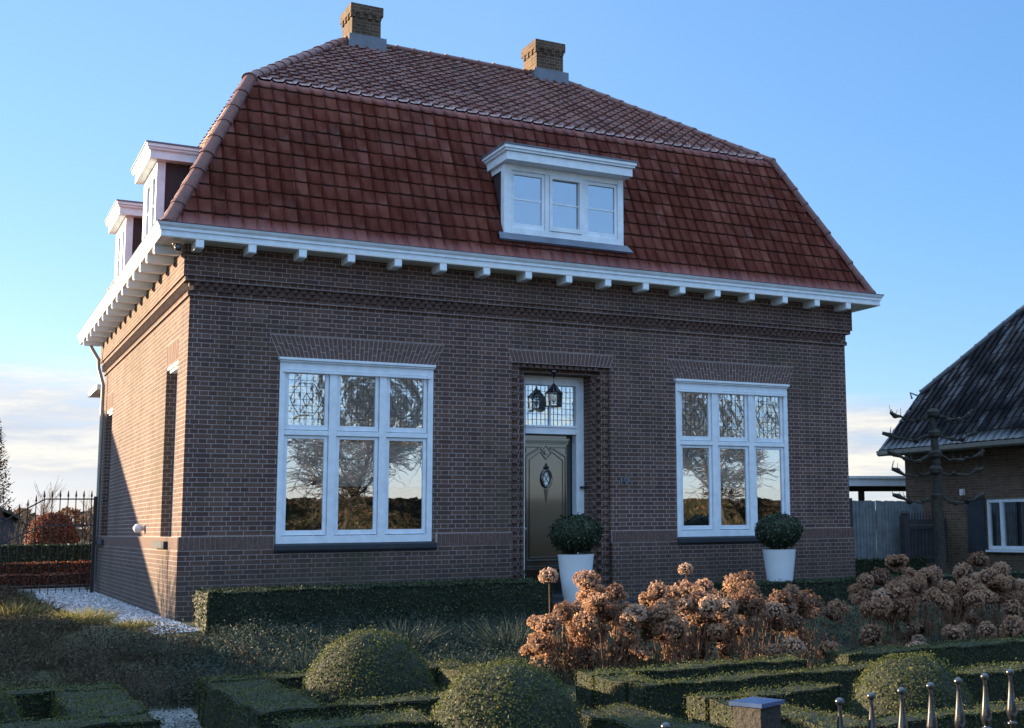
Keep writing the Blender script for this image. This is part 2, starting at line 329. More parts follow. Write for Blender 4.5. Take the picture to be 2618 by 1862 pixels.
def hedge(name,x0,x1,y0,y1,z0,z1,label,cat='hedge',dens=1500,size=.024,mats=None,group=None,rz=0,origin=None,amp=.014):
    h=NP(); c=np.array([(x0+x1)/2,(y0+y1)/2,z0]); o=c if origin is None else np.array(origin)
    dx,dy,dz=x1-x0,y1-y0,z1-z0; X0,Y0,Z0=np.array([x0,y0,z0])-o
    faces=[((X0,Y0,Z0+dz),(dx,0,0),(0,dy,0),(0,0,1)),((X0,Y0,Z0),(dx,0,0),(0,0,dz),(0,-1,0)),((X0,Y0+dy,Z0),(dx,0,0),(0,0,dz),(0,1,0)),((X0,Y0,Z0),(0,dy,0),(0,0,dz),(-1,0,0)),((X0+dx,Y0,Z0),(0,dy,0),(0,0,dz),(1,0,0))]
    for a,u,v,n in faces:
        lu,lv=np.linalg.norm(u),np.linalg.norm(v); V,F=grid_face(a,u,v,max(2,int(lu/.08)),max(2,int(lv/.08)))
        V=V-np.array(n)*.012; V=V+wob(V+o,amp); h.add(V,F,0)
        k=int(lu*lv*dens); s=RNG.uniform(0,1,(k,2)); P=np.array(a)+s[:,:1]*np.array(u)+s[:,1:]*np.array(v)
        P=P+wob(P+o,amp)+np.array(n)*RNG.uniform(-.014,.016,(k,1)); h.cards(P,np.tile(np.array(n,float),(k,1)),size,.62,1,.5)
        # stray shoots
        k2=int(k*.09); s=RNG.uniform(0,1,(k2,2)); P=np.array(a)+s[:,:1]*np.array(u)+s[:,1:]*np.array(v)+np.array(n)*RNG.uniform(.01,.04,(k2,1)); h.cards(P,np.tile(np.array(n,float),(k2,1)),size*.9,.5,1,1.)
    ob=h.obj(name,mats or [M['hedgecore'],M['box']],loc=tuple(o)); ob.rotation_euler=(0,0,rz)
    return tag(ob,label,cat,group)
def dome(name,c,r,h,label,cat='topiary',dens=3000,size=.019,mats=None,group=None,squash=2.3,full=False):
    d=NP(); nu,nv=40,20
    def S(th,ph):
        if full: z=np.sin(ph)*h; rr=np.cos(ph)*r
        else:
            z=np.sin(ph)*h; rr=r*(1-np.clip(np.sin(ph),0,1)**squash)**(1/squash)
        return np.stack([rr*np.cos(th),rr*np.sin(th),z],-1)
    th=np.linspace(0,2*math.pi,nu+1); ph=np.linspace(-math.pi/2 if full else 0,math.pi/2,nv+1); A,B=np.meshgrid(th,ph,indexing='ij')
    V=S(A,B).reshape(-1,3)*np.array([.975,.975,.975]); V=V+wob(V+np.array(c),.016); i=np.arange(nu)[:,None]*(nv+1)+np.arange(nv)[None]; F=np.stack([i,i+nv+1,i+nv+2,i+1],-1).reshape(-1,4); d.add(V,F,0)
    area=2*math.pi*r*(h+.0)*(2 if full else 1.15); k=int(area*dens)
    u=RNG.uniform(0,2*math.pi,k); w=RNG.uniform(-1 if full else 0,1,k)
    if full: P=S(u,np.arcsin(w))
    else: P=S(u,np.arcsin(w))
    # add extra for the crown of a superellipse
    if not full:
        k2=int(math.pi*r*r*.5*dens); u2=RNG.uniform(0,2*math.pi,k2); q=np.sqrt(RNG.uniform(0,.8,k2)); zz=(1-q**squash)**(1/squash)*h
        P=np.concatenate([P,np.stack([r*q*np.cos(u2),r*q*np.sin(u2),zz],-1)])
    nn=P/np.array([r*r,r*r,h*h]); nn/=np.linalg.norm(nn,axis=1,keepdims=True)+1e-9
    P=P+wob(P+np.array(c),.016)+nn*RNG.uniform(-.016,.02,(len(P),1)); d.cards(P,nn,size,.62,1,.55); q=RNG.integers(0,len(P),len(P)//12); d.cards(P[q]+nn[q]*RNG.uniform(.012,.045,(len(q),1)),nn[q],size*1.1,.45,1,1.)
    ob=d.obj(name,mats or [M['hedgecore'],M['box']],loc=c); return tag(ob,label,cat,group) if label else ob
# ------------------------------------------------------------------ tiled slope
def tiled(name,P0,U,Vv,poly,tw,th,mat,parent,lift=.03,roll=.03,side=1):
    U=Vector(U).normalized(); Vv=Vector(Vv).normalized(); Nn=U.cross(Vv).normalized()
    if Nn.z<0: Nn=-Nn
    umin=min(p[0] for p in poly)-.05; umax=max(p[0] for p in poly)+.05; vmax=max(p[1] for p in poly)
    c0=math.floor(umin/tw); c1=math.ceil(umax/tw); nr=math.ceil(vmax/th)
    prof=[(0,0),(.05,.65),(.11,1),(.17,.7),(.23,.12),(.5,-.08),(.97,.1)]
    V=[];UV=[]
    cols=[]
    for c in range(c0,c1):
        for fx,hh in prof: cols.append((c,fx,hh))
    rows=[]
    for r in range(nr+1): rows+= [(r,0.,lift),(r,1.,.004)]
    rnd={}
    for (r,fv,lz) in rows:
        for (c,fx,hh) in cols:
            j=rnd.setdefault((r,c),(random.uniform(-.008,.008),random.uniform(-.004,.004)))
            u=(c+fx)*tw; v=(r+fv)*th+(j[0] if fv==0 else 0)-(.018*max(hh,0) if fv==0 else 0)
            p=Vector(P0)+U*u+Vv*v+Nn*(lz+hh*roll+j[1]); V.append(p); UV.append((c+fx*side,r+fv*.98+.01))
    nc=len(cols); bm=bmesh.new(); vs=[bm.verts.new(p) for p in V]; uvl=bm.loops.layers.uv.new('UVMap')
    for i in range(len(rows)-1):
        for k in range(nc-1):
            f=bm.faces.new((vs[i*nc+k],vs[i*nc+k+1],vs[(i+1)*nc+k+1],vs[(i+1)*nc+k]))
            cc=cols[k][0]; rr=rows[i][0] if rows[i][1]==0 else rows[i+1][0]
            for lp,(du,dv) in zip(f.loops,((cols[k][1],rows[i][1]),(cols[k][1]+.1,rows[i][1]),(cols[k][1]+.1,rows[i+1][1]),(cols[k][1],rows[i+1][1]))):
                lp[uvl].uv=(cc+.02+min(.96,du*.9),rr+ (.02+.9*dv if rows[i][1]==0 else .02))
            f.smooth=rows[i][1]==0
    k=len(poly); cx=sum(p[0] for p in poly)/k; cy=sum(p[1] for p in poly)/k; cen=Vector(P0)+U*cx+Vv*cy
    for i in range(k):
        a=Vector(P0)+U*poly[i][0]+Vv*poly[i][1]; b=Vector(P0)+U*poly[(i+1)%k][0]+Vv*poly[(i+1)%k][1]
        e=(b-a).normalized(); n=e.cross(Nn)
        if (cen-a).dot(n)>0: n=-n
        bmesh.ops.bisect_plane(bm,geom=bm.verts[:]+bm.edges[:]+bm.faces[:],plane_co=a,plane_no=n,clear_outer=True)
    me=bpy.data.meshes.new(name); bm.to_mesh(me); bm.free(); me.materials.append(mat)
    o=bpy.data.objects.new(name,me); link(o,parent); return o
def ridge_caps(mb,A,B,n,r=.11,up=.0):
    A=Vector(A);B=Vector(B); d=(B-A); L_=d.length/n; d.normalize()
    s=Vector((0,0,1)).cross(d).normalized(); u=d.cross(s)
    for i in range(n):
        j=random.uniform(-.006,.006)
        a=A+d*(i*L_-.02); b=A+d*((i+1)*L_+.015)
        for (p,q,ra,rb) in ((a,a+d*.05,r*1.13,r*1.13),(a+d*.05,b,r*1.03,r*.97)):
            n0=len(mb.v)
            for pp,rr in((p,ra),(q,rb)):
                for k in range(9):
                    t=math.pi*(k/8); t=-.25+(math.pi+.5)*(k/8); mb.v.append(tuple(pp+s*math.cos(t)*rr+u*(math.sin(t)*rr*.8+up+j)))
            for k in range(8): mb.f.append((n0+k,n0+k+1,n0+10+k,n0+9+k)); mb.m.append(mb.mi)
            mb.f.append(tuple(n0+k for k in range(9))); mb.m.append(mb.mi)
# ------------------------------------------------------------------ dimensions of the house
W,D=10.75,9.62; ZS=4.83; ZG=5.01; GO=.5; E0=.35; KN=1.184; ZK=7.527; RX=3.287; ZR=9.967
house=empty('brick_house',(0,0,0),'brown brick house with red tiled mansard roof, white gutter and two chimneys','house')
WIN=[(1.18,3.33),(7.34,9.50)]; WZ=(.945,3.43)
def wallgrid(mb,us,zs,hole,fn):
    for i in range(len(us)-1):
        for j in range(len(zs)-1):
            if hole((us[i]+us[i+1])/2,(zs[j]+zs[j+1])/2): continue
            mb.quad(fn(us[i],zs[j]),fn(us[i+1],zs[j]),fn(us[i+1],zs[j+1]),fn(us[i],zs[j+1]))
def reveal(mb,u0,u1,z0,z1,d0,d1,fn):  # fn(u,d,z)
    for a,b in (((u0,z0),(u0,z1)),((u0,z1),(u1,z1)),((u1,z1),(u1,z0)),((u1,z0),(u0,z0))):
        mb.quad(fn(a[0],d0,a[1]),fn(b[0],d0,b[1]),fn(b[0],d1,b[1]),fn(a[0],d1,a[1]))
# front wall
mb=MB(); DO=(4.545,6.17,3.545); DM=(4.68,6.04,3.48); DI=(4.80,5.92,3.42)
fy=lambda u,d,z:(u,d,z)
us=[0,WIN[0][0],WIN[0][1],DO[0],DO[1],WIN[1][0],WIN[1][1],W]; zs=[0,WZ[0],WZ[1],DO[2],4.17]
def hole(u,z):
    if WZ[0]<z<WZ[1] and any(a<u<b for a,b in WIN): return True
    return DO[0]<u<DO[1] and z<DO[2]
wallgrid(mb,us,zs,hole,lambda u,z:(u,0,z))
for a,b in WIN: reveal(mb,a,b,WZ[0],WZ[1],0,.3,fy)
def step(mb,A,B,y):
    mb.quad((A[0],y,0),(B[0],y,0),(B[0],y,B[2]),(A[0],y,A[2])); mb.quad((A[0],y,A[2]),(B[0],y,B[2]),(B[1],y,B[2]),(A[1],y,A[2])); mb.quad((B[1],y,0),(A[1],y,0),(A[1],y,A[2]),(B[1],y,B[2]))
def jamb(mb,A,y0,y1):
    mb.quad((A[0],y0,0),(A[0],y1,0),(A[0],y1,A[2]),(A[0],y0,A[2])); mb.quad((A[1],y0,0),(A[1],y1,0),(A[1],y1,A[2]),(A[1],y0,A[2])); mb.quad((A[0],y0,A[2]),(A[1],y0,A[2]),(A[1],y1,A[2]),(A[0],y1,A[2]))
jamb(mb,DO,0,.06); step(mb,DO,DM,.06); jamb(mb,DM,.06,.14); step(mb,DM,DI,.14); jamb(mb,DI,.14,.7)
mb.obj('front_wall',M['brick'],house)
# side wall (left) with three narrow-looking window openings
SW=[(.75,1.72),(8.1,9.05)]; SZ=(1.0,3.43)
mb=MB(); fx=lambda u,d,z:(d,u,z)
us=[0,SW[0][0],SW[0][1],SW[1][0],SW[1][1],D]
wallgrid(mb,us,[0,SZ[0],SZ[1],4.17],lambda u,z:SZ[0]<z<SZ[1] and any(a<u<b for a,b in SW),lambda u,z:(0,u,z))
for a,b in SW: reveal(mb,a,b,SZ[0],SZ[1],0,.25,fx)
mb.obj('side_wall',M['brick'],house)
mb=MB(); mb.quad((W,0,0),(W,D,0),(W,D,ZS),(W,0,ZS)); mb.quad((0,D,0),(W,D,0),(W,D,ZS),(0,D,ZS)); mb.obj('rear_wall',M['brick'],house)
mb=MB(); mb.quad((.32,1.5,.0),(W-.02,1.5,.0),(W-.02,1.5,4.2),(.32,1.5,4.2)); mb.quad((0.02,.32,3.6),(W-.02,.32,3.6),(W-.02,1.5,3.6),(.02,1.5,3.6)); mb.quad((0.02,0.32,.5),(W-.02,.32,.5),(W-.02,1.5,.5),(.02,1.5,.5)); mb.obj('room_lining',M['room'],house)
# plinth: slightly proud base + soldier course
def ring(mb,p,z0,z1,gap=None):   # box band round front and left sides, proud by p
    xs=[]; c=-p
    for g0,g1 in (gap or []): xs.append((c,g0)); c=g1
    xs.append((c,W+p))
    for a,b in xs: mb.box(a,b,-p,.02,z0,z1)
    mb.box(-p,.02,.02,D,z0,z1); mb.box(W-.02,W+p,.02,D,z0,z1)
mb=MB(); ring(mb,.045,-.5,.885,[(DO[0],DO[1])]); mb.obj('plinth',M['brick'],house)
mb=MB(); mb.mi=0; ring(mb,.036,.885,1.055,[(WIN[0][0]-.02,WIN[0][1]+.05),(DO[0],DO[1]),(WIN[1][0]-.02,WIN[1][1]+.05)])
mb.mi=1; x=-.045
def bricks_x(mb,x0,x1,z0,z1,y0,y1,w,g=.011):
    n=round((x1-x0)/(w+g)); p=(x1-x0)/n
    for i in range(n):
        a=x0+i*p+g/2; j=random.uniform(-.002,.002)
        mb.box(a,x0+(i+1)*p-g/2,y0+j,y1,z0,z1)
SC=.066
for a,b in ((-.045,WIN[0][0]-.03),(WIN[0][1]+.07,DO[0]),(DO[1],WIN[1][0]-.03),(WIN[1][1]+.07,W+.045)):
    bricks_x(mb,a,b,.892,1.05,-.046,0,.054)
n=round(D/.066)
for i in range(n):
    a=-.03+i*.066; mb.box(-.046,0,a+.006,a+.06,.892,1.05)
mb.obj('soldier_brick_trim',[M['mortar'],M['brickplain']],house)
# frieze: string courses, dentils and proud upper wall
mb=MB(); ring(mb,.03,4.17,4.2325); ring(mb,.015,4.2325,4.36); ring(mb,.075,4.36,4.4225); ring(mb,.10,4.4225,ZS)
mb.obj('frieze_wall',M['brick'],house)
mb=MB()
for i in range(int((W+.05)/.115)):
    x=-.02+i*.115; T=Matrix.Translation((x+.05,-.022,0))@Matrix.Rotation(R(45),4,'Z'); mb.box(-.036,.036,-.036,.036,4.24,4.295,T); mb.box(-.036,.036,-.036,.036,4.303,4.355,Matrix.Translation((.055,0,0))@T)
for i in range(int(D/.115)):
    y=.06+i*.115; T=Matrix.Translation((-.022,y,0))@Matrix.Rotation(R(45),4,'Z'); mb.box(-.036,.036,-.036,.036,4.24,4.295,T); mb.box(-.036,.036,-.036,.036,4.303,4.355,Matrix.Translation((0,.055,0))@T)
mb.obj('sawtooth_course',M['brickplain'],house)
# arches above openings: splayed fans of real bricks
def fan(x0b,x1b,x0t,x1t,z0,z1,n,rows,name='window_arch',y=-.004,axis='y'):
    mb=MB(); mb.mi=0
    def P(u,d,z): return (u,d,z) if axis=='y' else (d,u,z)
    def cell(a,b,ta,tb,g):
        p=[]
        for (s,t,dg) in ((a,ta,1),(b,ta,-1),(b,tb,-1),(a,tb,1)):
            u=(x0b+(x1b-x0b)*s)*(1-t)+(x0t+(x1t-x0t)*s)*t+dg*g; z=z0+(z1-z0)*t
            p.append((u,z))
        p=[(q[0],q[1]+(g if k<2 else -g)) for k,q in enumerate(p)]
        return p
    f=cell(0,1,0,1,-.004); d0,d1=y+.003,.01
    n0=len(mb.v); mb.v+=[P(q[0],d0,q[1]) for q in f]+[P(q[0],d1,q[1]) for q in f]
    for fc in ((0,1,2,3),(0,4,5,1),(1,5,6,2),(2,6,7,3),(3,7,4,0)): mb.f.append(tuple(n0+k for k in fc)); mb.m.append(0)
    mb.mi=1
    for i in range(n):
        ph=[0,.333,.667][i%3] if rows>1 else 0
        cuts=[0,1] if rows==1 else ([0,.62,1] if i%2 else [0,.3,1] )
        if rows>1 and i%4==0: cuts=[0,.45,1]
        for ta,tb in zip(cuts[:-1],cuts[1:]):
            q=cell(i/n,(i+1)/n,ta,tb,.0055); j=random.uniform(-.002,.002); n0=len(mb.v)
            mb.v+=[P(s[0],y+j,s[1]) for s in q]+[P(s[0],.01,s[1]) for s in q]
            for fc in ((0,1,2,3),(0,4,5,1),(1,5,6,2),(2,6,7,3),(3,7,4,0)): mb.f.append(tuple(n0+k for k in fc)); mb.m.append(1)
    return mb.obj(name,[M['mortar'],M['brickplain']],house)
for a,b in WIN: fan(a-.01,b+.02,a-.14,b+.16,3.435,3.735,38,3)
fan(DO[0],DO[1],DO[0]-.06,DO[1]+.06,3.55,3.735,26,1,'door_arch')
for a,b in SW: fan(a,b,a-.02,b+.02,3.435,3.73,16,1,'window_arch',axis='x')
# door surround: toothed brick strips
mb=MB()
for i in range(int(3.42/.125)):
    z=.06+i*.125
    for x0,x1 in ((DO[0]+.02,DM[0]),(DM[1],DO[1]-.02)):
        mb.box(x0+ (0.0 if x0<5 else .03),x1-(.03 if x0<5 else 0),.035,.06,z,z+.05)
    mb.box(5.985,DM[1],.07,.10,z+.06,z+.11); mb.box(5.93,5.985,.115,.14,z,z+.05); mb.box(4.74,4.79,.115,.14,z,z+.05)
for i in range(12): x=4.72+i*.108; mb.box(x,x+.055,.03,.06,3.487,3.535)
mb.obj('door_brick_trim',M['brickplain'],house)
# ------------------------------------------------------------------ windows
def window(x0,x1,tree=False):
    w=x1-x0; z0,z1=WZ
    T=lambda *a:None
    fr=MB(); yf=-.012
    fr.box(x0,x0+.075,yf,.10,z0,z1-.06); fr.box(x1-.075,x1,yf,.10,z0,z1-.06); fr.box(x0+.075,x1-.075,yf,.10,z0,z0+.10); fr.box(x0+.075,x1-.075,yf,.10,z1-.16,z1-.06)
    fr.box(x0-.02,x1+.02,yf-.05,.10,z1-.035,z1); fr.box(x0-.008,x1+.008,yf-.028,.10,z1-.06,z1-.037)
    iw=(w-.15-.2)/3; cols=[]
    for i in range(3):
        a=x0+.075+i*(iw+.1); cols.append((a,a+iw))
        if i<2: fr.box(a+iw,a+iw+.1,yf+.003,.10,z0+.10,z1-.16)
    zt0,zt1=z0+1.445,z0+1.51
    for a,b in cols: fr.box(a,b,yf+.008,.10,zt0,zt1)
    fr.box(x0+.04,x1-.04,yf-.02,yf,z1-.20,z1-.165)
    f=fr.obj('window',M['white'],house,bevel=.004)
    for a,b in cols:
        for (c,d,top) in ((z0+.10,zt0,False),(zt1,z1-.16,True)):
            s=MB(); t=.055; bt=.075; y0,y1=.022,.06
            g_=.006; s.box(a+g_,a+t,y0,y1,c+g_*1.5,d-g_); s.box(b-t,b-g_,y0,y1,c+g_*1.5,d-g_); s.box(a+t,b-t,y0,y1,c+g_*1.5,c+bt); s.box(a+t,b-t,y0,y1,d-t+.01,d-g_)
            s.obj('sash',M['white'],f,bevel=.004)
            p=MB(); p.mi=0; p.box(a+t-.004,b-t+.004,.044,.05,c+bt-.004,d-t+.014)
            if top:
                p.mi=1; A,B,C_,D_=a+t,b-t,c+bt,d-t+.01; nx,nz=6,8
                for i in range(1,nx): x=A+(B-A)*i/nx; p.box(x-.0022,x+.0022,.039,.044,C_,D_)
                for i in range(1,nz): z=C_+(D_-C_)*i/nz; p.box(A,B,.0395,.0435,z-.0022,z+.0022)
                cx,cz=(A+B)/2,(C_+D_)/2
                pts=[(cx+.19*math.cos(t_)*(1+.12*math.cos(4*t_)),.038,cz+.24*math.sin(t_)*(1-.1*math.cos(4*t_))) for t_ in [k*math.pi/16 for k in range(33)]]
                p.tube(pts,.0045,4,False)
                p.tube([(cx,.038,cz+.09),(cx+.05,.038,cz),(cx,.038,cz-.11),(cx-.05,.038,cz),(cx,.038,cz+.09)],.0045,4,False)
            p.obj('leaded_pane' if top else 'pane',[M['glassl'] if top else M['glass'],M['leadd']],f)
    s=MB(); s.prism([(-.085,z0-.085),(-.085,z0-.02),(-.02,z0-.003),(.0,z0-.003),(.0,z0-.115),(-.06,z0-.115)],'x',x0-.025,x1+.055); s.obj('sill',M['stone'],f,bevel=.008)
    b=MB(); n=28
    b.box(x0+.08,x1-.08,.112,.116,1.74,3.3); b.box(x0+.08,x1-.08,.108,.12,1.71,1.745); b.box(x0+.08,x1-.08,.108,.112,1.99,2.005); b.obj('blind',M['blind'],f)
    return f
wL=window(*WIN[0]); wR=window(*WIN[1])
# side windows
for a,b in SW:
    f=MB(); f.box(.14,.22,a,a+.07,*SZ); f.box(.14,.22,b-.07,b,*SZ); f.box(.14,.22,a+.07,b-.07,SZ[0],SZ[0]+.08); f.box(.14,.22,a+.07,b-.07,SZ[1]-.1,SZ[1]); f.box(.145,.215,a+.07,b-.07,2.38,2.45)
    f.box(.01,.14,a+.002,b-.002,SZ[1]-.05,SZ[1]-.003); f.box(.04,.14,a+.002,b-.002,SZ[1]-.09,SZ[1]-.052)
    f=f.obj('window',M['white'],house,bevel=.004)
    p=MB(); p.box(.175,.18,a+.07,b-.07,SZ[0]+.08,SZ[1]-.1); p.obj('pane',M['glass'],f)
    s=MB(); s.box(-.10,.14,a+.002,b+.03,SZ[0]-.10,SZ[0]-.003); s.obj('sill',M['stone'],f,bevel=.006)
# ------------------------------------------------------------------ door
fr=MB(); x0,x1=DI[0],DI[1]; y=.4
fr.box(x0,x0+.13,y,y+.16,0,3.42); fr.box(x1-.13,x1,y,y+.16,0,3.42); fr.box(x0+.13,x1-.13,y,y+.16,3.28,3.42); fr.box(x0+.13,x1-.13,y-.012,y+.16,2.53,2.66); fr.box(x0+.13,x1-.13,y-.03,y-.012,2.63,2.66)
fr.box(x0+.1,x1-.1,y-.02,y,3.34,3.375)
df=fr.obj('door_frame',M['white'],house,bevel=.004)
mb=MB(); mb.mi=0; mb.box(x0+.135,x1-.135,y+.06,y+.066,2.665,3.275); mb.mi=1
for i in range(1,12):
    x=x0+.135+.85*i/12; mb.box(x-.003,x+.003,y+.054,y+.06,2.67,3.27)
for i in range(1,7): z=2.665+.61*i/7; mb.box(x0+.135,x1-.135,y+.0545,y+.0595,z-.003,z+.003)
mb.obj('transom_pane',[M['glassl'],M['leadd']],df)
mb=MB(); mb.box(5.345,5.375,y+.03,y+.058,2.665,3.275); mb.box(x0+.13,x0+.16,y+.03,y+.058,2.665,3.275); mb.obj('transom_mullion',M['white'],df)
mb=MB(); mb.box(x0+.1,x1-.1,.72,.725,2.6,3.42); mb.obj('transom_blind',M['blind'],df)
mb=MB(); mb.box(5.90,5.91,.3,.40,1.70,1.75); mb.tube([(5.86,.40,1.72),(5.86,.36,1.72)],.022,10); mb.obj('doorbell',M['black'],df)
dr=MB(); X0,X1=x0+.13,x1-.13; yd=.58
dr.box(X0,X1,yd,yd+.05,.12,2.53)
# raised mouldings
def bar2(p,q,w=.02,dp=.018):
    p=Vector((p[0],0,p[1]));q=Vector((q[0],0,q[1])); d=(q-p).normalized(); n=Vector((-d.z,0,d.x))*w/2
    a,b,c,e=p+n,q+n,q-n,p-n; yy0,yy1=yd-dp,yd+.002; n0=len(dr.v)
    dr.v+=[(v.x,yy1,v.z) for v in(a,b,c,e)]+[(v.x*.5+m.x*.5,yy0,v.z*.5+m.z*.5) for v,m in((a,p),(b,q),(c,q),(e,p))]
    for f in((4,5,6,7),(0,1,5,4),(1,2,6,5),(2,3,7,6),(3,0,4,7)): dr.f.append(tuple(n0+k for k in f)); dr.m.append(0)
cx=(X0+X1)/2
dr.box(X0+.03,X1-.03,yd-.05,yd,2.44,2.475); dr.box(X0+.05,X1-.05,yd-.03,yd,2.385,2.44)
for i in range(28): x=X0+.06+i*.0262; dr.box(x,x+.014,yd-.045,yd-.03,2.40,2.43)
for k,(o_,w_) in enumerate(((.10,.035),(.15,.02))):
    l,r_=X0+o_,X1-o_; t=2.20-k*.06
    for p,q in (((l,.62+k*.05),(l,t)),((l,t),(cx-.10,t+.13)),((cx-.10,t+.13),(cx,t+.03-k*.02)),((cx,t+.03-k*.02),(cx+.10,t+.13)),((cx+.10,t+.13),(r_,t)),((r_,t),(r_,.62+k*.05)),((r_,.62+k*.05),(l,.62+k*.05))): bar2(p,q,w_)
for p,q in (((X0+.09,2.34),(cx-.06,2.34)),((cx+.06,2.34),(X1-.09,2.34)),((X0+.09,2.34),(X0+.09,2.24)),((X1-.09,2.34),(X1-.09,2.24)),
  ((cx-.09,2.26),(cx,2.36)),((cx,2.36),(cx+.09,2.26)),((cx-.09,2.26),(cx,2.16)),((cx,2.16),(cx+.09,2.26))): bar2(p,q,.02)
dr.box(cx-.03,cx+.03,yd-.03,yd,2.23,2.29)
for a,b in ((.16,.30),(.34,.42),(.46,.54)):
    dr.box(X0+.08,X1-.08,yd-.02,yd,a,b)
pts=[(cx+.075*math.cos(t),yd-.012,1.86+.125*math.sin(t)) for t in [k*math.pi/12 for k in range(25)]]; dr.tube(pts,[.026]*25,8,False)
dr.lathe([(.0,0),(.045,.01),(.05,.03),(.02,.06),(.025,.075),(.0,.10)],(cx,yd,2.0),10)
for k,r_ in enumerate((.04,.036,.031,.026,.02,.014)): dr.lathe([(.004,-.018),(r_,-.008),(r_,.008),(.004,.018)],(cx,yd,1.69-.035*k),10)
dobj=dr.obj('door',M['door'],house,bevel=.002)
mb=MB(); mb.mi=0; mb.v+= [(cx+.06*math.cos(k*math.pi/10),yd-.003,1.86+.108*math.sin(k*math.pi/10)) for k in range(20)]; mb.f.append(tuple(range(20))); mb.m.append(0); mb.mi=1
mb.tube([(cx-.04,yd-.008,1.93),(cx+.04,yd-.008,1.79)],.006,5); mb.tube([(cx+.04,yd-.008,1.93),(cx-.04,yd-.008,1.79)],.006,5)
mb.obj('oval_window',[M['blind'],M['leadd']],dobj)
mb=MB(); mb.tube([(X0+.05,yd,1.1),(X0+.05,yd-.06,1.1)],.012,8); mb.lathe([(.0,-.03),(.028,-.015),(.03,.0),(.028,.015),(.0,.03)],(X0+.05,yd-.07,1.1),12); mb.obj('handle',M['zinc'],dobj)
mb=MB(); mb.box(DO[0]-.25,DO[1]+.25,-.55,-.05,-.06,.045); mb.box(DO[0]+.01,DO[1]-.01,-.05,.6,-.06,.12); mb.obj('doorstep',M['stone'],house,bevel=.008)
# house number
cu=bpy.data.curves.new('n','FONT'); cu.body='19'; cu.size=.17; cu.extrude=.004; cu.bevel_depth=.003
to=bpy.data.objects.new('n',cu); COL.objects.link(to); bpy.context.view_layer.update()
me=bpy.data.meshes.new_from_object(to.evaluated_get(bpy.context.evaluated_depsgraph_get())); bpy.data.objects.remove(to)
o=bpy.data.objects.new('house_number',me); me.materials.clear(); me.materials.append(M['lead']); link(o,house); o.location=(6.31,-.012,1.74); o.rotation_euler=(R(90),0,0)
# ------------------------------------------------------------------ gutter, soffit and corbels
mb=MB(); g=GO
prof=[(0,ZS),(0,ZS+.085),(-.018,ZS+.09),(-.018,ZS+.125),(-.04,ZS+.15),(-.055,ZG),(.06,ZG),(.10,ZS)]   # (offset outward negative)
def loop(mb,prof,g):
    cs=[(-1,-1,-g,-g),(1,-1,W+g,-g),(1,1,W+g,D+g),(-1,1,-g,D+g)]
    n=len(mb.v); k=len(prof)
    for sx,sy,cx_,cy_ in cs:
        for o_,z in prof: mb.v.append((cx_-sx*o_-sx*.055,cy_-sy*o_-sy*.055,z))
    for c in range(4):
        c2=(c+1)%4
        for i in range(k):
            j=(i+1)%k; mb.f.append((n+c*k+i,n+c2*k+i,n+c2*k+j,n+c*k+j)); mb.m.append(mb.mi)
loop(mb,prof,g)
mb.obj('gutter',M['white'],house)
mb=MB(); loop(mb,[(-.052,ZG+.001),(-.06,ZG+.012),(.02,ZG+.012),(.02,ZG+.001)],g); mb.obj('gutter_lip',M['lead'],house)
mb=MB(); q=.40
for a,b,c,d in ((-q-.05,W+q+.05,-q-.05,-.10),(-q-.05,W+q+.05,D,D+q),(-q-.05,-.10,-.10,D),(W+.10,W+q+.05,-.10,D)): mb.box(a,b,c,d,ZS+.004,ZS+.02)
mb.obj('soffit',M['cream'],house)
cm=MB(); cm.prism([(0,4.83),(0,4.745),(-.02,4.74),(-.05,4.72),(-.33,4.72),(-.345,4.735),(-.345,4.83)],'x',-.05,.05); cme=cm.mesh('corbel',M['white'])
def corb(loc,rz):
    o=bpy.data.objects.new('corbel',cme); link(o,house); o.location=loc; o.rotation_euler=(0,0,rz)
for i in range(17): corb((.03+i*.655,-.10,0),0)
for i in range(15): corb((-.10,.15+i*.655,0),R(-90))
# ------------------------------------------------------------------ roof
roof=MB(); e=E0-.02
a=[(-e,-e,ZG-.02),(W+e,-e,ZG-.02),(W+e,D+e,ZG-.02),(-e,D+e,ZG-.02)]
k0=-E0+KN; kk=[(k0,k0,ZK-.03),(W-k0,k0,ZK-.03),(W-k0,D-k0,ZK-.03),(k0,D-k0,ZK-.03)]
r1,r2=(RX,D/2,ZR-.03),(W-RX,D/2,ZR-.03)
for i in range(4): j=(i+1)%4; roof.quad(a[i],a[j],kk[j],kk[i])
roof.quad(kk[0],kk[1],r2,r1); roof.quad(kk[1],kk[2],r2); roof.quad(kk[2],kk[3],r1,r2); roof.quad(kk[3],kk[0],r1); roof.quad(*a)
roofo=roof.obj('roof',M['ridge'],house)
TW,TH=.186,.24
# front lower
sl=math.hypot(KN,ZK-ZG); Vl=Vector((0,KN,ZK-ZG))
tiled('roof_tiles',(0,-E0,ZG),(1,0,0),Vl,[(-E0,-.02),(W+E0,-.02),(W+E0-KN,sl),(k0,sl)],TW,TH,M['tile'],roofo)
hy=D/2-k0; sl2=math.hypot(hy,ZR-ZK)
tiled('roof_tiles',(0,k0,ZK+.004),(1,0,0),(0,hy,ZR-ZK),[(k0,-.06),(W-k0,-.06),(W-RX,sl2),(RX,sl2)],TW,TH,M['tileup'],roofo,roll=.042)
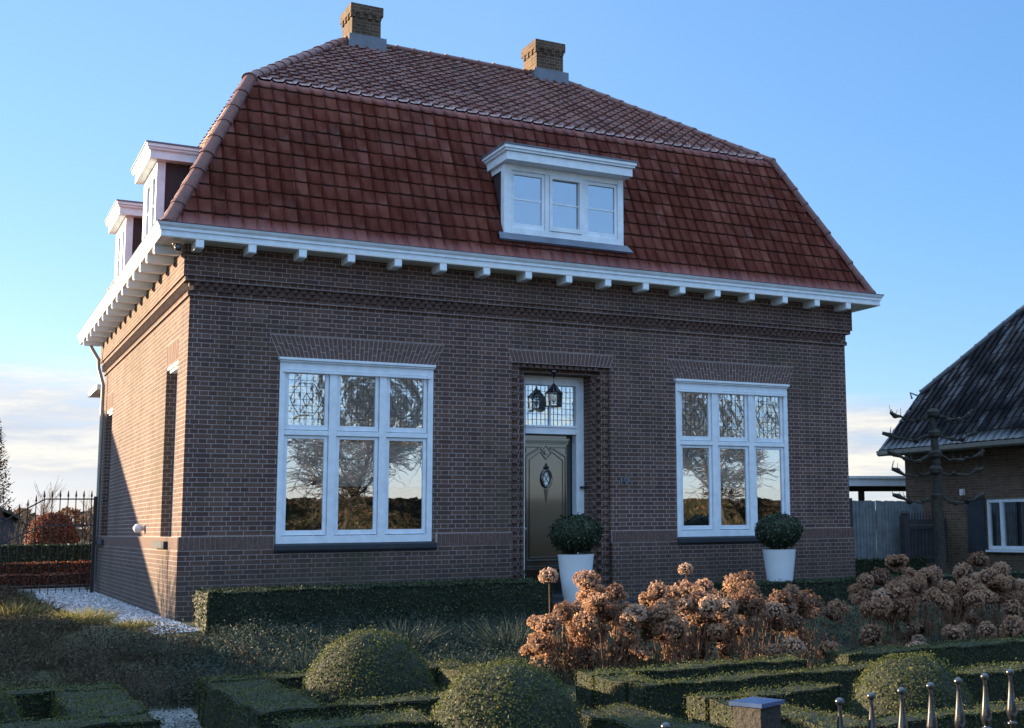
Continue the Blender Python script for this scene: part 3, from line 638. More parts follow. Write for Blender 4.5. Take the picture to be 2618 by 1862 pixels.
# left lower/upper (u along -y so that rolls mirror)
tiled('roof_tiles',(-E0,0,ZG),(0,-1,0),(KN,0,ZK-ZG),[(E0,-.02),(-D-E0,-.02),(-D-E0+KN,sl),(-k0,sl)],TW,TH,M['tile'],roofo)
hx=RX-k0; sl3=math.hypot(hx,ZR-ZK)
tiled('roof_tiles',(k0-.02,0,ZK+.012),(0,-1,0),(hx,0,ZR-ZK),[(-k0,-.06),(-D+k0,-.06),(-D/2,sl3)],TW,TH,M['tile'],roofo)
up=-.015
def rc(parent,mat,A,B,n,r_,up):
    mb=MB(); ridge_caps(mb,A,B,n,r_,up); mb.obj('ridge_tiles',mat,parent)
rc(roofo,M['ridge'],(-E0,-E0,ZG+.03),(k0,k0,ZK+.02),9,.10,up); rc(roofo,M['ridge'],(W+E0,-E0,ZG+.03),(W-k0,k0,ZK+.02),9,.10,up)
rc(roofo,M['ridge'],(k0,k0,ZK+.02),(RX,D/2,ZR+.02),15,.10,up); rc(roofo,M['ridge'],(W-k0,k0,ZK+.02),(W-RX,D/2,ZR+.02),15,.10,up); rc(roofo,M['ridge'],(RX,D/2,ZR+.02),(W-RX,D/2,ZR+.02),13,.10,up)
rc(roofo,M['ridge'],(-E0,D+E0,ZG+.03),(k0,D-k0,ZK+.02),9,.10,up)
def chimney(x0,x1,y0,y1,pot=False):
    c=MB(); c.box(x0,x1,y0,y1,9.3,10.32); 
    n=max(2,int((x1-x0)/.14))
    o=c.obj('chimney',M['chimbrick'],roofo)
    t=MB(); t.box(x0-.035,x1+.035,y0-.035,y1+.035,10.38,10.55)
    for i in range(4):
        a=x0-.02+i*(x1-x0-.02)/3.4; t.box(a,a+.075,y0-.03,y0+.01,10.30,10.38)
    for i in range(4):
        a=y0-.02+i*(y1-y0-.02)/3.4; t.box(x0-.03,x0+.01,a,a+.075,10.30,10.38)
    t.box(x0-.01,x1+.01,y0-.01,y1+.01,10.32,10.38)
    t.obj('chimney_cap',M['chimbrick'],o)
    l=MB(); l.prism([(y0-.03,9.97),(y0-.03,9.62),(y0-.20,9.56),(y0-.20,9.59),(y0-.045,9.66),(y0-.045,9.97)],'x',x0-.06,x1+.10); l.box(x1,x1+.02,y0,y1,9.7,9.98); l.box(x0-.02,x0,y0,y1,9.7,9.92); l.obj('chimney_flashing',M['lead'],o)
    if pot: p=MB(); p.lathe([(.10,0),(.12,.03),(.11,.07),(.02,.10)],((x0+x1)/2+.05,(y0+y1)/2,10.55),14); p.obj('chimney_pot',M['black'],o)
chimney(3.30,3.83,4.42,5.05); chimney(6.93,7.50,4.42,5.05,True)
# ------------------------------------------------------------------ dormers
def dormer(T,w,zb,zt,yf,n,glass,name='dormer',os=.09,o=.25):
    # local: x 0..w along the face, y into the roof, front face at y=0
    def bx(m,*a): m.box(*a,T=T)
    body=MB(); body.mi=0
    dep=.95
    bx(body,0.01,w-.01,.09,dep,zb,zt-.02)
    d=body.obj(name,M['slate'],roofo)
    f=MB(); t=.11
    bx(f,0,t,0,.09,zb,zt); bx(f,w-t*.8,w,0,.09,zb,zt); bx(f,t,w-t*.8,0,.09,zb,zb+.10); bx(f,t,w-t*.8,0,.09,zt-.09,zt)
    iw=(w-1.8*t-.07*(n-1))/n
    for i in range(n-1): a=t+(i+1)*iw+i*.07; bx(f,a,a+.07,.004,.09,zb+.10,zt-.09)
    bx(f,-.012,0,-.0,.12,zb,zt); bx(f,w,w+.012,-.0,.12,zb,zt); bx(f,-.012,0,.12,dep,zt-.09,zt)
    f.obj('window_frame',M['white'],d,bevel=.004)
    for i in range(n):
        a=t+i*(iw+.07); b=a+iw; s=MB(); q=.045; op=(-.015 if i==1 and n==3 else .022)
        bx(s,a+.003,a+q,op,.07,zb+.103,zt-.093); bx(s,b-q,b-.003,op,.07,zb+.103,zt-.093); bx(s,a+q,b-q,op,.07,zb+.103,zb+.17); bx(s,a+q,b-q,op,.07,zt-.145,zt-.093)
        zm=(zb+.17+zt-.145)/2; bx(s,a+q,b-q,.04,.06,zm-.012,zm+.012); so=s.obj('sash',M['white'],d,bevel=.003)
        p=MB(); bx(p,a+q,b-q,.05,.055,zb+.17,zt-.145); p.obj('pane',M['glassd'],d)
        p=MB(); bx(p,a+q-.02,b-q+.02,.08,.0885,zb+.13,zt-.11); p.obj('curtain',M['greycurtain'] if i!=1 or n!=3 else M['room'],d)
    c=MB()
    for (dd,z0,z1) in ((-.03,zt,zt+.125),(0,zt+.13,zt+.165),(.02,zt+.165,zt+.215)): bx(c,-os-dd,w+os+dd,-o-dd,dep+.15,z0,z1)
    bx(c,-os+.01,w+os-.01,-o+.05,dep,zt+.12,zt+.135)
    c.obj('cornice',M['white'],d,bevel=.005)
    c=MB(); bx(c,-os-.035,w+os+.035,-o-.035,dep+.2,zt+.217,zt+.235); c.obj('flat_roof',M['lead'],d)
    return d
# front dormer
dz0,dz1=5.435,6.49
dm=dormer(Matrix.Translation((4.33,-.21,0)),1.98,dz0,dz1,0,3,M['glassd'])
mb=MB(); 
mb.quad((4.24,-.205,dz0+.01),(6.38,-.205,dz0+.01),(6.42,-.345,dz0-.12),(4.20,-.345,dz0-.12)); mb.quad((4.20,-.345,dz0-.12),(6.42,-.345,dz0-.12),(6.42,-.31,dz0-.14),(4.20,-.31,dz0-.14))
mb.obj('lead_apron',M['lead'],dm)
# left slope dormers (face -x): local x -> world +y... rotate so that local y points to +x
def side_T(y): return Matrix.Translation((-.20,y,0))@Matrix.Rotation(R(-90),4,'Z')
dormer(side_T(3.32),1.30,5.36,6.49,0,2,M['glassd'],os=.17,o=.15)
dormer(side_T(6.85),1.32,5.36,6.45,0,2,M['glassd'],os=.17,o=.15)
# things fixed to the house
o=MB(); o.lathe([(.055,0),(.06,.01),(.06,.02),(.03,.03)],(0,0,0),14); o.tube([(0,0,.02),(0,-.02,-.06),(0,-.09,-.05)],.02,8); o.lathe([(.0,-.05),(.03,-.045),(.045,-.01),(.045,.01),(.03,.045),(0,.05)],(0,-.10,-.05),12)
so=o.obj('security_camera',M['black'],None,smooth=True,loc=(-.22,-.24,4.77)); tag(so,'small black camera under the eaves at the left corner of the brick house','camera')
lamp=empty('wall_lamp',(0,3.31,1.18),'small round white lamp low on the sunlit side wall of the brick house','lamp')
mb=MB(); mb.tube([(-.003,0,0),(-.04,0,0)],.035,14); mb.obj('lamp_base',M['plast'],lamp,smooth=True)
mb=MB(); mb.lathe([(0,-.07),(.045,-.055),(.07,-.015),(.07,.015),(.045,.055),(0,.07)],(-.09,0,0),16); mb.obj('lamp_globe',M['plast'],lamp,smooth=True)
dp=MB(); dp.tube([(-.30,9.35,4.80),(-.30,9.35,4.70),(-.16,9.30,4.45),(-.16,9.28,4.30),(-.07,9.2,3.95),(-.07,9.2,.2)],.035,10); dpo=dp.obj('downpipe',M['zinc'],house,smooth=True)
mb=MB(); mb.box(1.9,10.4,D+.02,D+9,0,3.9); mb.box(.1,1.9,D+.02,D+1.6,0,3.9); mb.prism([(1.9,3.9),(10.4,3.9),(6.6,9.5)],'y',D+.03,D+8.9); mb.obj('shading_extension',M['brick'],house); mb=MB(); mb.box(-.13,1.8,D+.11,D+1.8,3.92,4.02); mb.obj('extension_roof',M['white'],house)  # rear wing; unseen bulk and high ridge added to shade the neighbouring house
# lantern
lan=empty('porch_lantern',(5.29,.15,3.42),'black hexagonal glass lantern hanging in the front doorway','lantern')
f=MB(); f.tube([(0,0,-.06),(0,0,-.15)],.005,6); f.lathe([(.05,.055),(.05,.03),(.008,-.06)],(0,0,0),10)
hexp=lambda r,z:[(r*math.cos(R(60*k+30)),r*math.sin(R(60*k+30)),z) for k in range(6)]
t,bm_,tp=hexp(.13,-.30),hexp(.118,-.49),(0,0,-.14)
for k in range(6):
    k2=(k+1)%6; f.tube([t[k],t[k2]],.011,5); f.tube([bm_[k],bm_[k2]],.011,5); f.tube([t[k],bm_[k]],.010,5); f.tube([t[k],tp],.009,5)
f.lathe([(.115,-.5),(.115,-.495)],(0,0,0),6); f.lathe([(.10,-.27),(.012,-.15)],(0,0,0),6); f.obj('lantern_frame',M['black'],lan)
mb=MB()
for k in range(6):
    k2=(k+1)%6; mb.quad(t[k],t[k2],bm_[k2],bm_[k]); mb.quad(t[k],t[k2],tp)
mb.obj('lantern_glass',M['glassc'],lan)
mb=MB(); mb.lathe([(.0,-.05),(.03,-.035),(.04,0),(.03,.035),(.0,.05)],(0,0,-.38),12); mb.obj('bulb',M['plast'],lan,smooth=True)
# wooden ornament behind the left window
orn=empty('wooden_ornament',(1.68,.085,1.05),'pale wooden fir-tree ornament on a stick inside the left ground-floor window','ornament')
mb=MB(); 
for k,(z,w_) in enumerate(((.50,.11),(.58,.09),(.66,.07),(.73,.045))): mb.prism([(-w_,z),(w_,z),(0,z+.13)],'y',-.008+.001*k,.008+.001*k)
mb.obj('tree_shape',M['ornament'],orn)
mb=MB(); mb.tube([(0,0,.52),(-.005,0,.2),(.02,0,-.02)],.012,6); mb.tube([(.02,0,1.25),(.0,0,.8)],.006,6); mb.obj('stick',M['ornament'],orn)
# ------------------------------------------------------------------ ground
ys=[-400,-60,-13.4,-13.3,-5.2,-4.1,-3,-1.9,-.8,0,14,60,400]
xs=[-400,-60,-20,-5,0,5,10,20,60,400]
gm=MB()
for i in range(len(ys)-1):
    for j in range(len(xs)-1): gm.quad(*[(x,y,gz(y)) for x,y in ((xs[j],ys[i]),(xs[j+1],ys[i]),(xs[j+1],ys[i+1]),(xs[j],ys[i+1]))])
tag(gm.obj('ground',M['ground']),kind='structure')
def sheet(name,pts,mat,dz,n=12):
    y0,y1=min(p[1] for p in pts),max(p[1] for p in pts); bm=bmesh.new(); f=bm.faces.new([bm.verts.new((p[0],p[1],0)) for p in pts])
    for c in [y for y in np.arange(y0,y1,.3)]+[-5.2,-.8]: bmesh.ops.bisect_plane(bm,geom=bm.verts[:]+bm.edges[:]+bm.faces[:],plane_co=(0,c,0),plane_no=(0,1,0))
    for v in bm.verts: v.co.z=gz(v.co.y)+dz
    me=bpy.data.meshes.new(name); bm.to_mesh(me); bm.free(); me.materials.append(mat); o=bpy.data.objects.new(name,me); link(o); return tag(o,kind='structure')
sheet('gravel_strip',[(0,-.9),(0,10.4),(-1.0,10.4),(-1.2,6),(-1.0,3),(-.85,1.2),(-.7,-.1),(-.45,-1.3),(.2,-1.2)],M['gravel'],.004)
sheet('garden_path',[(-1.4,-9.5),(-.66,-9.5),(-.66,-5.0),(-1.4,-5.0)],M['pathm'],.004)
sheet('road',[(-60,-22),(60,-22),(60,-15),(-60,-15)],M['asphalt'],.004)
sheet('pavement',[(-60,-15),(60,-15),(60,-13.6),(-60,-13.6)],M['kerb'],.01)
mb=MB(); mb.box(-1.3,-.12,10.35,10.5,0,.05); tag(mb.obj('gravel_edging',M['kerb']),'low pale kerb edging closing the white gravel behind the spiked gate','kerb')
P=NP()
n=9000; y=RNG.uniform(-1.2,10.2,n); x=-RNG.uniform(0.02,1,n)*np.interp(y,[-1.3,-.1,1.2,3,6,10.4],[.45,.7,.85,1.0,1.2,1.0]); z=np.array([gz(t) for t in y])+.008
P.cards(np.stack([x,y,z],1),np.tile([0,0,1.],(n,1)),.034,.8,0,.5)
n=4000; x=RNG.uniform(-1.36,-.7,n); y=RNG.uniform(-9,-4.95,n); P.cards(np.stack([x,y,np.array([gz(t) for t in y])+.008],1),np.tile([0,0,1.],(n,1)),.022,.8,1,.5)
tag(P.obj('gravel_stones',[M['pebble'],M['greypebble']]),'loose pale gravel stones along the side wall and on the garden path','gravel',kind='stuff')
# ------------------------------------------------------------------ garden hedges
h=hedge
h('clipped_hedge',.06,4.45,-1.62,-.75,-.15,.415,'tall clipped hedge under the left window of the brick house, sunlit at its left end',dens=1500,size=.03,mats=[M['hedgecore'],M['yew']])
h('clipped_hedge',7.25,15.2,-1.75,-1.1,-.15,.27,'long dark clipped hedge behind the hydrangeas, running right from the second white pot',dens=900,size=.034,mats=[M['hedgecore'],M['yew']])
G='low clipped hedges of the parterre'
ZT=-.10; ZB=-.46
def ph(x0,x1,y0,y1,lab,zt=ZT,dens=3200,size=.018): return h('box_hedge',x0,x1,y0,y1,ZB,zt,lab,dens=dens,size=size,group=G)
ph(-.72,1.55,-6.02,-5.68,'low box hedge behind the middle clipped dome, at the far side of its frame')
ph(-.74,-.22,-8.02,-6.03,'broad low box hedge between the gravel path and the middle dome')
ph(-.21,1.35,-8.02,-7.72,'thin low box hedge in front of the middle clipped dome')
ph(1.25,1.62,-7.9,-6.03,'short low box hedge between the middle dome and the hydrangeas')
ph(-.72,.2,-9.0,-8.45,'low box hedge nearest the bottom edge, left of the near dark dome')
ph(-2.6,-1.36,-5.95,-5.5,'low box hedge on the left of the gravel path, farther run of its frame')
ph(-1.84,-1.36,-7.5,-5.96,'low box hedge edging the left side of the gravel path')
ph(-2.9,-1.36,-8.0,-7.51,'low box hedge at the bottom left corner, nearer run of its frame')
ph(2.1,4.3,-7.45,-7.1,'low box hedge right below the dried hydrangeas, farther run')
ph(2.1,2.42,-8.0,-7.46,'short sunlit box hedge end below the left hydrangea stems')
ph(2.1,4.6,-8.32,-8.01,'low box hedge with dark front running right towards the right dome')
ph(1.3,1.75,-10.6,-8.65,'sunlit low box hedge between the near dark dome and the wooden post',zt=-.17)
ph(2.1,3.3,-9.2,-8.9,'low box hedge behind the blue-capped post, farther run of its frame')
ph(2.1,2.45,-10.7,-9.21,'broad sunlit box hedge just behind the blue-capped wooden post')
ph(2.46,5.2,-10.75,-10.45,'low box hedge seen through the ball-topped fence at the bottom right')
ph(4.35,7.6,-9.15,-8.75,'low box hedge right of the right clipped dome')
ph(4.8,9.5,-7.4,-7.0,'dark box hedge in front of the shaded right hydrangeas')
GD='clipped domes of the parterre'
dome('clipped_dome',(.42,-6.75,-.45),.54,.74,'middle clipped green dome with a sunlit left rim in the parterre',group=GD)
dome('clipped_dome',(.66,-9.0,-.45),.53,.67,'near dark green clipped dome at the bottom centre',group=GD,dens=3400)
dome('clipped_dome',(3.68,-9.55,-.45),.48,.585,'clipped green dome behind the ball-topped fence, sunlit on its left half',group=GD)
dome('clipped_dome',(-2.62,-6.9,-.45),.55,.66,'clipped dome at the left edge beside the path hedge',group=GD)
# ------------------------------------------------------------------ perennials
P=NP(); 
def blades(P,c,n,rad,hgt,size,mi=0,spread=.6,asp=.09):
    th=RNG.uniform(0,2*math.pi,n); rr=rad*np.sqrt(RNG.uniform(0,1,n)); b=np.stack([c[0]+rr*np.cos(th),c[1]+rr*np.sin(th),np.full(n,c[2])],1)
    d=np.stack([np.cos(th)*spread*rr/max(rad,.01),np.sin(th)*spread*rr/max(rad,.01),np.ones(n)],1)+RNG.normal(0,.3,(n,3)); d[:,2]=np.abs(d[:,2]); d/=np.linalg.norm(d,axis=1,keepdims=True)
    l=hgt*RNG.uniform(.4,1.,(n,1)); w=np.cross(d,RNG.normal(0,1,(n,3))); w/=np.linalg.norm(w,axis=1,keepdims=True); w=w*size*RNG.uniform(.6,1.3,(n,1))
    mid=b+d*l*.6; tip=b+d*l*.95+np.stack([d[:,0]*.5,d[:,1]*.5,-np.ones(n)*.25],1)*l*.35
    V=np.stack([b-w*.5,b+w*.5,mid+w*.4,mid-w*.4, mid-w*.4,mid+w*.4,tip+w*.05,tip-w*.05],1).reshape(-1,3); F=(np.array([[0,1,2,3],[4,5,6,7]])[None]+8*np.arange(n)[:,None,None]).reshape(-1,4); P.add(V,F,mi)
def in_bed(x,y):
    if x<0.1 and y>-1.2 and x>-.55-.0*y: return False
    if -1.4<x<-.66 and y<-4.6: return False
    return True
def mound(P,c,rad,hgt,n,size,mi=0):
    th=RNG.uniform(0,2*math.pi,n); w=RNG.uniform(0,1,n); q=RNG.uniform(.55,1.05,n)*(1+.15*np.sin(3*th+c[0]*9)); rr=np.sqrt(1-w*w)
    nn=np.stack([rr*np.cos(th),rr*np.sin(th),w],1); Pp=nn*np.array([rad,rad,hgt])*q[:,None]+np.array(c); P.cards(Pp,nn,size,.45,mi,.9)
def clear_of(x,y,m=.0):
    if -1.5-m<x<-.62+m and y<-4.95: return False          # gravel path
    if y>-1.3+.0 and -1.15-m<x<0: return False            # white gravel
    if x>-.35 and y>-1.9: return False                    # tall hedge
    return True
cnt=0
while cnt<560:
    x=random.uniform(-3.4,4.3); y=random.uniform(-5.35,1.6)
    if not clear_of(x,y,.15): continue
    far=y>-2.2 and x>-1; rd=random.uniform(.14,.30); hh=random.uniform(.14,.34) if y<-1.5 else random.uniform(.08,.22)
    k=0 if x<-.4+random.uniform(-.6,.6) else 1
    mound(P,(x,y,gz(y)),rd,hh,210,.03,k)
    if random.random()<.5: blades(P,(x,y,gz(y)),40,rd,hh*1.35,.006,k,1.0)
    cnt+=1
for i in range(110):
    x=random.uniform(-3.4,-1.3); y=random.uniform(1.6,8.3); mound(P,(x,y,0),.25,random.uniform(.1,.28),150,.04,0); blades(P,(x,y,0),40,.25,random.uniform(.15,.3),.008,0,.9)
for i in range(80):
    x=random.uniform(6,11); y=random.uniform(-6.9,-2.2); mound(P,(x,y,gz(y)),.25,random.uniform(.1,.25),150,.035,1)
tag(P.obj('perennial_planting',[M['perennial'],M['shadeplant']]),'withered brown and green perennials filling the beds before the hedge','plants',kind='stuff')
def tuft(c,n,rad,hgt,mat,label,grp='ornamental grass tufts'):
    P=NP(); blades(P,(0,0,0),n,rad,hgt,.008,0,1.1); o=P.obj('grass_tuft',[M[mat]],loc=c); tag(o,label,'grass tuft',grp)
tuft((-1.05,.35,0),700,.30,.30,'grass','bright yellow-green grass tuft in the sun beside the white gravel')
tuft((-.62,-.75,0),350,.18,.16,'grass','small sunlit green tuft on the gravel left of the house corner')
tuft((-1.75,1.9,0),500,.35,.35,'grass','straw coloured grass tuft behind the bright yellow-green tuft')
tuft((1.9,-3.2,gz(-3.2)),600,.30,.5,'bluegrass','grey-green grass clump in the shade above the middle dome')
tuft((3.0,-3.6,gz(-3.6)),600,.33,.55,'bluegrass','grey-green grass clump just left of the sunlit hydrangeas')
tuft((.6,-4.2,gz(-4.2)),600,.35,.4,'bluegrass','low grey-green clump left of the middle dome')
tuft((7.6,-5.9,gz(-5.9)),600,.28,.5,'bluegrass','grey-green spiky clump below the shaded right hydrangeas')
# ------------------------------------------------------------------ hydrangeas
def head_mesh(seed,fl=1.):
    rs=np.random.default_rng(seed); h_=NP(); n=250
    th=rs.uniform(0,2*math.pi,n); z=rs.uniform(-.75,1,n); r=np.sqrt(1-z*z); P=np.stack([r*np.cos(th),r*np.sin(th),z*fl],1)*.1
    P*= (1+rs.uniform(-.12,.12,(n,1))); P*=(1+.12*np.sin(3*th+seed))[:,None]
    nn=P/np.linalg.norm(P,axis=1,keepdims=True)
    # florets: two crossed petals each
    for k in range(2): h_.cards(P+nn*.004*k,nn,.027,.7,1,.5)
    # inner core
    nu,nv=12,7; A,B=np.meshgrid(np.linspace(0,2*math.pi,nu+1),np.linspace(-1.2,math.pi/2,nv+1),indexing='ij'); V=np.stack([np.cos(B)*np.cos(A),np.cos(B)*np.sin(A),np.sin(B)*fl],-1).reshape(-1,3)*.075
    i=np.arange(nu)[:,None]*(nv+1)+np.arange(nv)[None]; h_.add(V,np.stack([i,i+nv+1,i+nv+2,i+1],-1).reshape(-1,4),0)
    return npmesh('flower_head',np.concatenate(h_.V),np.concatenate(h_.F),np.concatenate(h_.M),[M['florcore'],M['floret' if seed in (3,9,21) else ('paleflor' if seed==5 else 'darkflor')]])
HM=[head_mesh(3),head_mesh(5,.8),head_mesh(9,.7),head_mesh(12,.95),head_mesh(21,.6)]
def hydrangea(c,r,hgt,nh,label,group,low=3):
    b=empty('hydrangea_bush',c,label,'shrub',group); S=[]
    for i in range(nh):
        th=random.uniform(0,2*math.pi); rr=r*math.sqrt(random.uniform(0.02,1)); 
        zz=hgt*(1-.30*(rr/r)**2)*random.uniform(.66,1.04)
        if i<low: zz=hgt*random.uniform(.15,.45); rr=r*random.uniform(.7,1.05)
        x,y=rr*math.cos(th),rr*math.sin(th); s=random.uniform(.85,1.42)
        o=bpy.data.objects.new('flower_head',random.choice(HM)); link(o,b); o.location=(x,y,zz); o.scale=(s,s,s*random.uniform(.8,1.05)); o.rotation_euler=(random.uniform(-.6,.6),random.uniform(-.6,.6),random.uniform(0,6))
        bx_,by_=x*.35+random.uniform(-.08,.08),y*.35+random.uniform(-.08,.08); mx_,my_=(bx_+x)/2+random.uniform(-.03,.03),(by_+y)/2
        S+=[(bx_,by_,0,mx_,my_,zz*.5,.0055,.005),(mx_,my_,zz*.5,x,y,zz,.005,.004)]
        for k in range(4):
            a,bb=random.uniform(.2,.8),0; px_,py_,pz=bx_+(x-bx_)*a,by_+(y-by_)*a,zz*a
            S.append((px_,py_,pz,px_+random.uniform(-.06,.06),py_+random.uniform(-.06,.06),pz+random.uniform(.02,.1),.003,.0015))
    for k in range(26):
        x,y=random.uniform(-r,r)*.6,random.uniform(-r,r)*.6; S.append((x,y,0,x+random.uniform(-.15,.15),y+random.uniform(-.15,.15),hgt*random.uniform(.35,.75),.005,.003))
    P=NP(); P.tubes(S,0,5); 
    n=60; P.cards(np.stack([RNG.uniform(-r,r,n)*.8,RNG.uniform(-r,r,n)*.8,RNG.uniform(.05,.6,n)*hgt],1),RNG.normal(0,1,(n,3)),.06,.5,1,1.)
    P.obj('stems',[M['stem'],M['brownleaf']],b)
HG1='sunlit dried hydrangea bushes'; HG2='shaded dried hydrangea bushes'
hydrangea((2.92,-5.05,-.44),.30,.70,11,'dried hydrangea at the left end of the sunlit row, right of the dark hedge',HG1)
hydrangea((3.30,-5.45,-.45),.42,.90,17,'sunlit dried hydrangea in front of the first white pot, left of its middle',HG1)
hydrangea((3.45,-4.85,-.43),.46,.96,17,'sunlit dried hydrangea just right of the first white pot, back row',HG1)
hydrangea((4.00,-5.75,-.45),.48,.88,19,'sunlit dried hydrangea in the middle of the front row',HG1)
hydrangea((4.45,-5.05,-.44),.48,.95,18,'sunlit dried hydrangea below the tall single flower head',HG1)
hydrangea((4.85,-5.85,-.45),.46,.92,18,'half shaded dried hydrangea left of the second white pot, front row',HG1)
hydrangea((5.25,-5.10,-.44),.46,1.0,17,'dried hydrangea below the second white pot, back row',HG1)
hydrangea((5.70,-5.55,-.45),.36,.86,13,'dried hydrangea at the right end of the sunlit row, mostly in shade',HG1)
hydrangea((7.35,-4.7,-.40),.46,.86,16,'shaded dried hydrangea at the left end of the right group',HG2)
hydrangea((7.95,-5.2,-.44),.50,.98,19,'shaded dried hydrangea with the tallest heads, under the espaliered tree',HG2)
hydrangea((8.3,-4.3,-.38),.50,1.0,18,'shaded dried hydrangea in the back row of the right group',HG2)
hydrangea((8.7,-5.4,-.45),.50,.96,19,'shaded dried hydrangea at the right edge, front row',HG2)
hydrangea((9.3,-4.7,-.40),.50,1.05,17,'shaded dried hydrangea at the right edge, back row',HG2)
hydrangea((6.75,-5.7,-.45),.30,.42,3,'sparse low shaded hydrangea in the gap between the two groups',HG2)
hydrangea((7.8,-6.1,-.45),.40,.50,7,'low shaded dried hydrangea before the right group',HG2)
for (x,y,z,s,lab) in ((2.85,-4.95,.62,.95,'single dried hydrangea head rising in front of the door, left of the first pot'),(4.72,-4.6,.63,.8,'single thin dried hydrangea head on a tall bare stem above the sunlit row')):
    b=empty('single_hydrangea',(x,y,gz(y)),lab,'flower',HG1); o=bpy.data.objects.new('flower_head',HM[1]); link(o,b); o.location=(0,0,z-gz(y)); o.scale=(s,)*3
    P=NP(); P.tubes([(0.02,0,0,0,0,z-gz(y),.006,.004)],0,5); P.obj('stem',[M['stem']],b)
# ------------------------------------------------------------------ white pots
def potted(x,lab):
    b=empty('planter',(x,-1.1,.0),lab,'planter','white planters with clipped balls')
    p=MB(); prof=[(.125,.0),(.15,.02),(.185,.2),(.225,.5),(.25,.72),(.255,.745),(.235,.745),(.225,.70)]; p.lathe([(r_,z) for r_,z in prof],(0,0,0),40); p.obj('pot',M['pot'],b,smooth=True)
    p=MB(); p.lathe([(.232,.69),(.2,.70)],(0,0,0),24); p.obj('soil',M['soil'],b)
    p=MB(); p.tube([(0,0,.69),(.01,0,.9)],.02,6); p.obj('trunk',M['bark'],b)
    d=dome('ball_crown',(0,0,0),.35,.26,None,dens=1900,size=.042,mats=[M['hedgecore'],M['balltree']],full=True); d.parent=b; d.location=(0,0,1.02)
potted(5.04,'white tapered planter with a clipped box ball beside the front door')
potted(8.49,'white tapered planter with a clipped box ball under the right window')
# ------------------------------------------------------------------ front fence, post
fence=empty('garden_fence',(.42,-12.9,-.45),'black iron fence with ball-topped vase-shaped balusters at the bottom right','fence')
prof=[(.0,.0),(.006,.001),(.013,.005),(.0165,.013),(.016,.019),(.012,.026),(.007,.030),(.0085,.034),(.0065,.038),(.0075,.06),(.011,.10),(.016,.14),(.0205,.175),(.021,.19),(.018,.205),(.011,.222),(.009,.226),(.020,.231),(.020,.240),(.010,.246),(.009,.30),(.009,.78)]
bm_=MB(); bm_.lathe([(r_*1.15,-z) for r_,z in prof],(0,0,0),18); bme=bm_.mesh('baluster',M['black'],True)
def bal(i,par,x,y,z):
    o=bpy.data.objects.new('baluster',bme); link(o,par); o.location=(x,y,z)
for i in range(11): bal(i,fence,i*.181,i*.028,.90+.004*i)
mb=MB()
for z in (.58,.16): mb.box(-.12,1.98,-.012,.012,z,z+.03,T=Matrix.Rotation(math.atan2(.028,.181),4,'Z'))
mb.obj('rail',M['black'],fence)
gate=empty('garden_gate',(-.39,-12.94,-.45),'black iron gate with ball finials just reaching into the bottom edge','gate')
for k in range(6): bal(k,gate,-.181*k,0,.88-.006*k)
mb=MB(); 
for z in (.56,.16): mb.box(-.95,.05,-.012,.012,z,z+.03)
mb.obj('rail',M['black'],gate)
post=empty('fence_post',(.20,-12.65,-.45),'rough square wooden post with a blue-grey cap between gate and fence','post',rz=R(20))
mb=MB(); mb.box(-.068,.068,-.068,.068,0,.86); mb.obj('post_shaft',M['wood'],post,bevel=.004)
mb=MB(); mb.prism([(-.080,-.080),(.080,-.080),(.080,.080),(-.080,.080)],'z',.862,.878); n0=len(mb.v); mb.v+=[(-.08,-.08,.878),(.08,-.08,.878),(.08,.08,.878),(-.08,.08,.878),(0,0,.884)]; mb.f+=[(n0,n0+1,n0+4),(n0+1,n0+2,n0+4),(n0+2,n0+3,n0+4),(n0+3,n0,n0+4)]; mb.m+=[0]*4
mb.obj('post_cap',M['capm'],post)
# ------------------------------------------------------------------ spiked gate at the left
sg=empty('spiked_gate',(-.14,8.9,0),'tall rusty iron gate with arrow-tipped bars and a stepped-down top rail beside the house','gate')
def topz(x):   # top rail height at world x
    return 1.75 if x>-1.0 else 1.75+(x+1.0)*.60
def midz(x): return 1.26 if x>-1.0 else 1.26+(x+1.0)*.55
tp=MB(); tp.lathe([(.009,-.02),(.014,.0),(.009,.02),(.008,.03),(.019,.06),(.014,.09),(.006,.15),(.001,.17)],(0,0,0),6); tpm=tp.mesh('spear_tip',M['iron'])
for i in range(22):
    x=-.21-i*.134; xl=x+.14; b=MB(); b.tube([(xl,0,.03),(xl,0,topz(x)+.0)],.009,6); bo=b.obj('bar',M['iron'],sg)
    t_=bpy.data.objects.new('spear_tip',tpm); link(t_,bo); t_.location=(xl,0,topz(x))
for fn in (topz,midz,lambda x:.16):
    b=MB(); b.tube([(-.02,0,fn(-.16)),(-.86,0,fn(-1.0)),(-3.0,0,fn(-3.14)) if fn(-3.14)>.3 or fn(-1)<1 else (-3.0,0,.3)],.013,6); b.obj('rail',M['iron'],sg)
b=MB(); b.box(-.03,.03,-.03,.03,0,1.80); b.obj('gate_post',M['iron'],sg)
